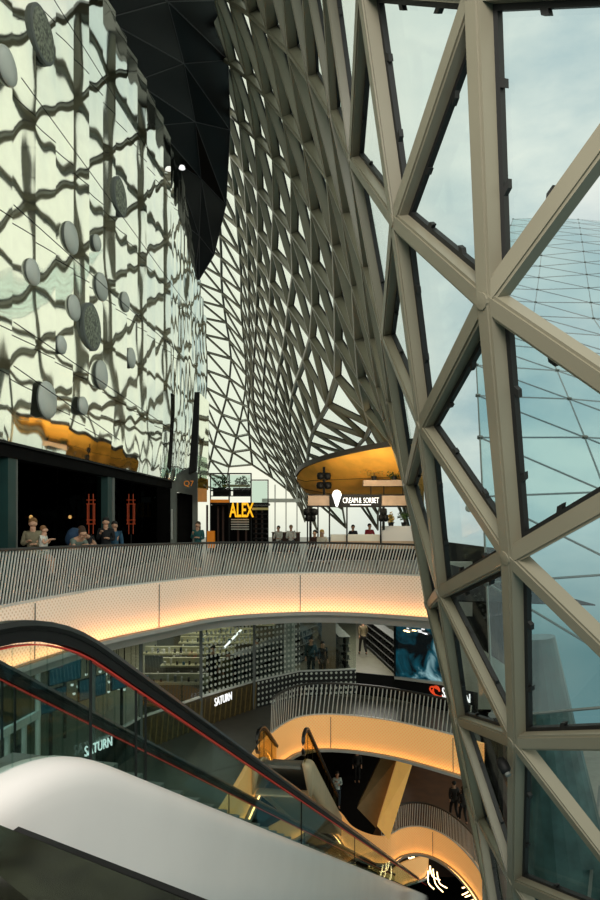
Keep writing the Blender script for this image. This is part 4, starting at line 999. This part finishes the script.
# chandelier of curved light rods in the oval opening
for side, xs in (('left', ((428, 871, 434, 889), (433, 869, 443, 892), (437, 872, 447, 888), (430, 866, 440, 880), (411, 852, 411.5, 858), (414.5, 851.5, 414.5, 857))), ('right', ((462, 888, 468, 877), (462, 895, 471.5, 880), (465, 897, 475, 884), (468, 902, 478, 888)))):
    c0 = P(xs[0][0], xs[0][1], 30.5)
    t = empty('chandelier', c0, side+' bundle of curved glowing rods in the oval opening at the bottom', 'chandelier', 'glowing rod bundles')
    for (x0, y0, x1, y1) in xs:
        A = P(x0, y0, 30.5); B = P(x1, y1, 30.5); mdl = (A+B)/2+Vector(((-.12 if side == 'left' else .12), 0, -.14))
        MB().tube(catmull([A, mdl, B], 5), .024, 6).build('light_rod', M['ledwarm'], t)
    MB().tube([P((xs[0][0]+xs[1][0])/2, 869, 30.5), P(455, 840, 30.7)], .012, 5).build('suspension', M['black'], t)

# ---------------------------------------------------------------- people
def skinned(name, chain, m, parent, base, sub=1):
    """chain: list of limbs [(point, radius), ...] sharing a start with the first"""
    vs = []; rs = []; es = []; idx = {}
    for limb in chain:
        prev = None
        for p, r in limb:
            k = tuple(round(c, 4) for c in p)
            if k not in idx: idx[k] = len(vs); vs.append(Vector(p)); rs.append(r)
            i = idx[k]
            if prev is not None and prev != i: es.append((prev, i))
            prev = i
    me = bpy.data.meshes.new(name); me.from_pydata(vs, es, []); o = bpy.data.objects.new(name, me); COL.objects.link(o)
    sk = o.modifiers.new('skin', 'SKIN'); sk.use_smooth_shade = True
    for i, d in enumerate(me.skin_vertices[0].data):
        r = rs[i]; d.radius = (r if isinstance(r, tuple) else (r, r)); d.use_root = (i == 0)
    ss = o.modifiers.new('sub', 'SUBSURF'); ss.levels = sub; ss.render_levels = sub
    bpy.context.view_layer.update()
    me2 = bpy.data.meshes.new_from_object(o.evaluated_get(bpy.context.evaluated_depsgraph_get()))
    bpy.data.objects.remove(o); o = bpy.data.objects.new(name, me2); COL.objects.link(o)
    me2.materials.clear(); me2.materials.append(m)
    for p in me2.polygons: p.use_smooth = True
    o.parent = parent; WLOC[o.name] = base; return o
CL = {}
def cm(c, e=None):
    k = (c)
    if k not in CL: CL[k] = mat('cloth_%d' % len(CL), rgb(*c), .8, var=.1, vscale=12)
    return CL[k]
def person(label, x, y, z, face, h=1.72, pose='stand', top=(80, 80, 80), legs=(40, 42, 50), hair=(50, 36, 26), group=None, long_hair=False, extra=None, seat=.46):
    """face: heading in degrees, 0 looks along +Y, counter-clockwise"""
    t = empty('person', (x, y, z), label, 'person', group); k = h/1.72; a = math.radians(face)
    def G(p): 
        q = Vector(p)*k; return (q.x*math.cos(a)-q.y*math.sin(a), q.x*math.sin(a)+q.y*math.cos(a), q.z)
    # joints in a frame looking along +Y, right hand at +x
    J = dict(pel=(0, 0, .93), wai=(0, 0, 1.08), che=(0, .0, 1.30), nec=(0, 0, 1.46), hb=(0, .015, 1.53), hd=(0, .03, 1.62),
             ls=(-.17, 0, 1.40), rs=(.17, 0, 1.40), le=(-.22, -.02, 1.13), re=(.22, -.02, 1.13), lw=(-.22, .06, .89), rw=(.22, .06, .89),
             lh=(-.09, 0, .90), rh=(.09, 0, .90), lk=(-.10, .03, .49), rk=(.10, .03, .49), la=(-.10, -.02, .08), ra=(.10, -.02, .08))
    if pose == 'walk': J.update(lk=(-.09, .16, .52), la=(-.09, .22, .09), rk=(.09, .02, .49), ra=(.09, -.28, .14), lw=(-.22, -.10, .92), rw=(.22, .20, .93), re=(.23, .04, 1.14))
    if pose == 'lean':   # bent over the rail, forearms on it
        J.update(wai=(0, .04, 1.06), che=(0, .20, 1.20), nec=(0, .33, 1.30), hb=(0, .39, 1.35), hd=(0, .45, 1.41), ls=(-.17, .27, 1.25), rs=(.17, .27, 1.25),
                 le=(-.21, .40, 1.02), re=(.21, .40, 1.02), lw=(-.10, .62, 1.14), rw=(.10, .62, 1.14), lk=(-.10, .02, .49), rk=(.10, .02, .49))
    if pose == 'hold': J.update(le=(-.22, .05, 1.15), re=(.22, .05, 1.15), lw=(-.02, .24, 1.16), rw=(.08, .24, 1.24))
    if pose == 'phone': J.update(re=(.21, .06, 1.15), rw=(.10, .22, 1.38), le=(-.21, .03, 1.14), lw=(-.05, .2, 1.2))
    if pose == 'child': J.update(le=(-.2, .08, 1.2), re=(.2, .08, 1.2), lw=(-.1, .2, 1.34), rw=(.1, .2, 1.34), lk=(-.16, .26, .72), rk=(.16, .26, .72), la=(-.17, .2, .36), ra=(.17, .2, .36))
    if pose == 'sit':
        d = .93-seat/k-.09
        for q in J: J[q] = (J[q][0], J[q][1], J[q][2]-d)
        J.update(lk=(-.10, .44, seat+.06), rk=(.10, .44, seat+.06), la=(-.10, .42, .09), ra=(.10, .42, .09), lw=(-.12, .36, J['wai'][2]+.02), rw=(.12, .36, J['wai'][2]+.02), le=(-.22, .12, J['wai'][2]+.02), re=(.22, .12, J['wai'][2]+.02))
    g = {q: G(v) for q, v in J.items()}
    def off(q, v): w = G(v); b_ = g[q]; return (b_[0]+w[0], b_[1]+w[1], b_[2]+w[2])
    R = lambda v: v*k
    body = [[(g['pel'], R(.13)), (g['wai'], R(.11)), (g['che'], (R(.15), R(.11))), (g['nec'], R(.055)), (g['hb'], R(.06)), (g['hd'], R(.092)), (off('hd', (0, .01, .075)), R(.062))],
            [(g['hb'], R(.06)), (off('hb', (0, .075, .012)), R(.034))], [(g['hd'], R(.092)), (off('hd', (0, .105, -.01)), R(.016))],
            [(g['hd'], R(.092)), (off('hd', (-.095, .0, -.005)), R(.016))], [(g['hd'], R(.092)), (off('hd', (.095, .0, -.005)), R(.016))]]
    for s, q in ((-1, 'l'), (1, 'r')):
        hand = off(q+'w', (0, .05, -.05)) if pose not in ('lean', 'hold', 'phone', 'child', 'sit') else off(q+'w', (-s*.02, .07, .0))
        body.append([(g['che'], (R(.15), R(.11))), (g[q+'s'], R(.062)), (g[q+'e'], R(.042)), (g[q+'w'], R(.028)), (hand, R(.034))])
        for f in range(4): body.append([(hand, R(.034)), (tuple(Vector(hand)+(Vector(hand)-Vector(g[q+'w'])).normalized()*R(.085-.006*abs(f-1.5))+Vector(G(((f-1.5)*.018, 0, 0)))), R(.009))])
        body.append([(hand, R(.034)), (tuple(Vector(hand)+(Vector(hand)-Vector(g[q+'w'])).normalized()*R(.03)+Vector(G((-s*.045, .01, 0)))), R(.011))])
        ft = off(q+'a', (0, .14, -.045)) if pose != 'child' else off(q+'a', (0, .1, -.06))
        body.append([(g['pel'], R(.13)), (g[q+'h'], R(.088)), (g[q+'k'], R(.055)), (g[q+'a'], R(.036)), (ft, (R(.04), R(.025)))])
    skinned('body', body, M['skin'], t, Vector((x, y, z)))
    sh = [[(g['wai'], R(.135)), (g['che'], (R(.175), R(.13))), (off('nec', (0, 0, -.06)), R(.08))], [(g['wai'], R(.135)), (off('pel', (0, 0, .02)), (R(.155), R(.14)))]]
    for q in ('l', 'r'):
        e_ = g[q+'e'] if not (extra == 'short') else tuple(Vector(g[q+'s']).lerp(Vector(g[q+'e']), .6))
        sh.append([(g['che'], (R(.175), R(.13))), (g[q+'s'], R(.078)), (e_, R(.056))]+([] if extra == 'short' else [(tuple(Vector(g[q+'e']).lerp(Vector(g[q+'w']), .8)), R(.043))]))
    skinned('shirt', sh, cm(top), t, Vector((x, y, z)))
    tr = []
    for q in ('l', 'r'):
        e_ = [(g[q+'k'], R(.07)), (tuple(Vector(g[q+'k']).lerp(Vector(g[q+'a']), .92)), R(.055))] if legs != 'bare' else [(tuple(Vector(g[q+'h']).lerp(Vector(g[q+'k']), .5)), R(.085))]
        tr.append([(off('pel', (0, 0, .03)), R(.14)), (g[q+'h'], R(.102))]+e_)
    skinned('trousers' if legs != 'bare' else 'shorts', tr, cm(legs if legs != 'bare' else (150, 160, 140)), t, Vector((x, y, z)))
    hc = Vector(g['hd']); hr = [[(tuple(hc+Vector(G((0, -.03, .03)))), R(.098)), (tuple(hc+Vector(G((0, .015, .065)))), R(.078)), (tuple(hc+Vector(G((0, .01, .10)))), R(.045))], [(tuple(hc+Vector(G((0, -.03, .03)))), R(.098)), (tuple(hc+Vector(G((0, -.05, -.05 if not long_hair else -.2)))), R(.07))]]
    hb_ = MB(); hb_.ball(hc+Vector(G((0, -.04, .05))), R(.098), 8, 1.0)
    if long_hair: hb_.lathe(hc+Vector(G((0, -.06, -.22))), (0, 0, 1), [(0, 0), (R(.075), R(.01)), (R(.09), R(.12)), (R(.08), R(.24)), (0, R(.26))], 10)
    hb_.v = [v+Vector((x, y, z)) for v in hb_.v]; hb_.build('hair', cm(hair), t, smooth=True)
    for s in (-1, 1):
        if pose != 'child':
            a_ = off('la' if s < 0 else 'ra', (0, 0, -.03)); b2 = off('la' if s < 0 else 'ra', (0, .15, -.045))
            skinned('shoe', [[(a_, R(.05)), (b2, (R(.048), R(.034)))]], cm((40, 38, 36)), t, Vector((x, y, z)))
    return t
def at0(px, Y): return (px-300)/F*Y
# along the upper railing
person('person in a grey beige shirt at the upper railing holding a child', at0(33, 14.5), 14.5, 0, 200, 1.68, 'hold', (120, 112, 88), (30, 30, 32), (120, 84, 46))
person('small child in a white top held up at the upper railing, legs dangling', at0(43.5, 14.0), 14.0, .30, 275, 1.22, 'child', (206, 204, 192), 'bare', (130, 90, 55), extra='short')
t = person('person with a blue backpack leaning on the upper railing', at0(72, 15.7), 15.7, 0, 235, 1.64, 'lean', (110, 122, 112), (36, 40, 50), (62, 42, 26), extra='short')
a_ = math.radians(235); fx, fy = -math.sin(a_), math.cos(a_)
bp = Vector((at0(72, 15.7), 15.7, 1.20))+Vector((fx, fy, 0))*-.02
MB().lathe(bp+Vector((fx*-.02, fy*-.02, -.12)), (fx*.55, fy*.55, .83), [(0, 0), (.15, .02), (.19, .12), (.19, .3), (.14, .4), (0, .43)], 14).build('backpack', cm((28, 56, 84)), smooth=True, label='navy blue backpack worn by the person leaning on the upper railing', cat='backpack')
person('dark haired person in black leaning on the upper railing right of the backpack', at0(94, 16.6), 16.6, 0, 150, 1.7, 'lean', (18, 20, 24), (20, 22, 26), (70, 46, 28))
person('person in black with face lit standing behind the leaning ones', at0(106, 17.6), 17.6, 0, 190, 1.72, 'phone', (16, 18, 20), (26, 40, 60), (24, 20, 18))
person('person in pale blue at the back right of the railing group', at0(114.5, 18.6), 18.6, 0, 200, 1.62, 'stand', (44, 84, 110), (26, 30, 44), (30, 24, 20))
person('person in a teal top standing by the grey portal, hand at the face', at0(198, 21.5), 21.5, 0, 170, 1.62, 'phone', (30, 84, 84), (24, 44, 50), (70, 56, 40), long_hair=True)
# guests of cafe and kiosk
person('blond person in a pale top sitting in front of the kiosk', at0(322, 25.6), 25.6, 0, 200, 1.66, 'sit', (208, 190, 170), (60, 60, 66), (206, 160, 90), long_hair=True)
person('dark clothed person sitting left of the blond one at the kiosk', at0(315, 26.0), 26.0, 0, 150, 1.62, 'sit', (60, 34, 26), (30, 30, 34), (30, 22, 18))
person('dark clothed guest behind the kiosk counter, seen between two posts', at0(353, 31.5), 31.5, 0, 170, 1.68, 'sit', (26, 30, 36), (40, 40, 44), (22, 18, 16), seat=.62)
person('guest in a dark red top behind the kiosk counter', at0(369.5, 31.5), 31.5, 0, 190, 1.72, 'sit', (140, 34, 44), (40, 40, 44), (24, 18, 16), seat=.66)
person('guest in a white top sitting by the brown counter of the far hall', at0(291, 33), 33.0, 0, 180, 1.7, 'sit', (222, 220, 212), (70, 70, 76), (120, 90, 60), seat=.6)
person('guest in a pale top sitting further left in the far hall', at0(278.5, 33), 33.0, 0, 160, 1.66, 'sit', (200, 200, 192), (50, 52, 60), (40, 30, 22), seat=.58)
# middle level
person('person walking away in the bright aisle of the electronics shop', at0(363, 32.4), 32.4, Z1+.018, 15, 1.74, 'walk', (132, 118, 88), (30, 28, 26), (28, 22, 18))
person('person in a bright blue shirt in the electronics shop', at0(257.5, 27.2), 27.2, Z1+.018, 100, 1.74, 'stand', (24, 100, 140), (30, 32, 36), (24, 20, 18))
person('tall person in dark teal in the electronics shop left of the aisle', at0(311, 27.4), 27.4, Z1+.018, 180, 1.74, 'stand', (28, 58, 60), (30, 46, 50), (22, 18, 16))
person('person in black with a pale face in the electronics shop left of the aisle', at0(322.5, 27.2), 27.2, Z1+.018, 200, 1.6, 'stand', (28, 24, 24), (66, 56, 46), (20, 16, 14))
person('tall person in black behind the dotted glass of the shop', at0(213, 25.2), 25.2, Z1+.018, 180, 1.8, 'stand', (16, 20, 20), (16, 22, 22), (20, 16, 14))
person('person in an olive coat behind the dotted glass of the shop', at0(228, 25.0), 25.0, Z1+.018, 200, 1.6, 'stand', (92, 88, 58), (70, 66, 50), (30, 26, 20), long_hair=True)
# lower level
person('person in a pale open coat on the lowest visible floor under the escalator', at0(337, 30.9), 30.9, Z2+.012, 190, 1.75, 'phone', (176, 192, 190), (52, 70, 84), (30, 24, 20), long_hair=True)
person('left one of two dark figures strolling on the brown floor', at0(454, 29.8), 29.8, Z2, 10, 1.74, 'walk', (26, 18, 14), (22, 16, 14), (18, 14, 12))
person('right one of two dark figures strolling on the brown floor', at0(463, 29.4), 29.4, Z2, 5, 1.66, 'walk', (30, 20, 15), (24, 18, 15), (18, 14, 12), long_hair=True)
person('shadowy figure standing in the dark hall of the lower level', at0(357, 34.0), 34.0, Z2+.012, 180, 1.75, 'stand', (20, 18, 18), (18, 16, 16), (14, 12, 12))
# ---------------------------------------------------------------- lamps of the place and an added fill light
area('cladding_fill_light', (-.5, -1.5, 6.0), 3.5, 720, (1, .95, .91), (0, 8, -2), 3.5)  # unseen fill light added to brighten the white cladding
area('shop_ceiling_light', (-5.5, 31, -1.25), 5, 420, (1, .95, .8), None, 12)
area('shop_ceiling_light', (3.3, 32, -1.25), 2, 260, (1, .96, .85), None, 10)
area('shop_ceiling_light', (-7.5, 15, -1.25), 1.5, 90, (.8, .95, 1), None, 8)
area('hall_ceiling_light', (8.5, 33, Z1-1.15), 4, 90, WARM, None, 8)
area('hall_ceiling_light', (1, 31.5, Z1-1.15), 4, 8, WARM, None, 3)
area('escalator_hall_light', (-3.0, 17.5, Z1-1.2), 2, 160, WARM, (0, 16, -9), 3)
area('canopy_uplight', (2.4, 25.0, 3.1), 3.4, 120, (1, .82, .55), (2.8, 29.8, 4.1), .5)
area('kiosk_light', (2.8, 28.8, 2.6), 3, 30, (1, .9, .75), None, .8)
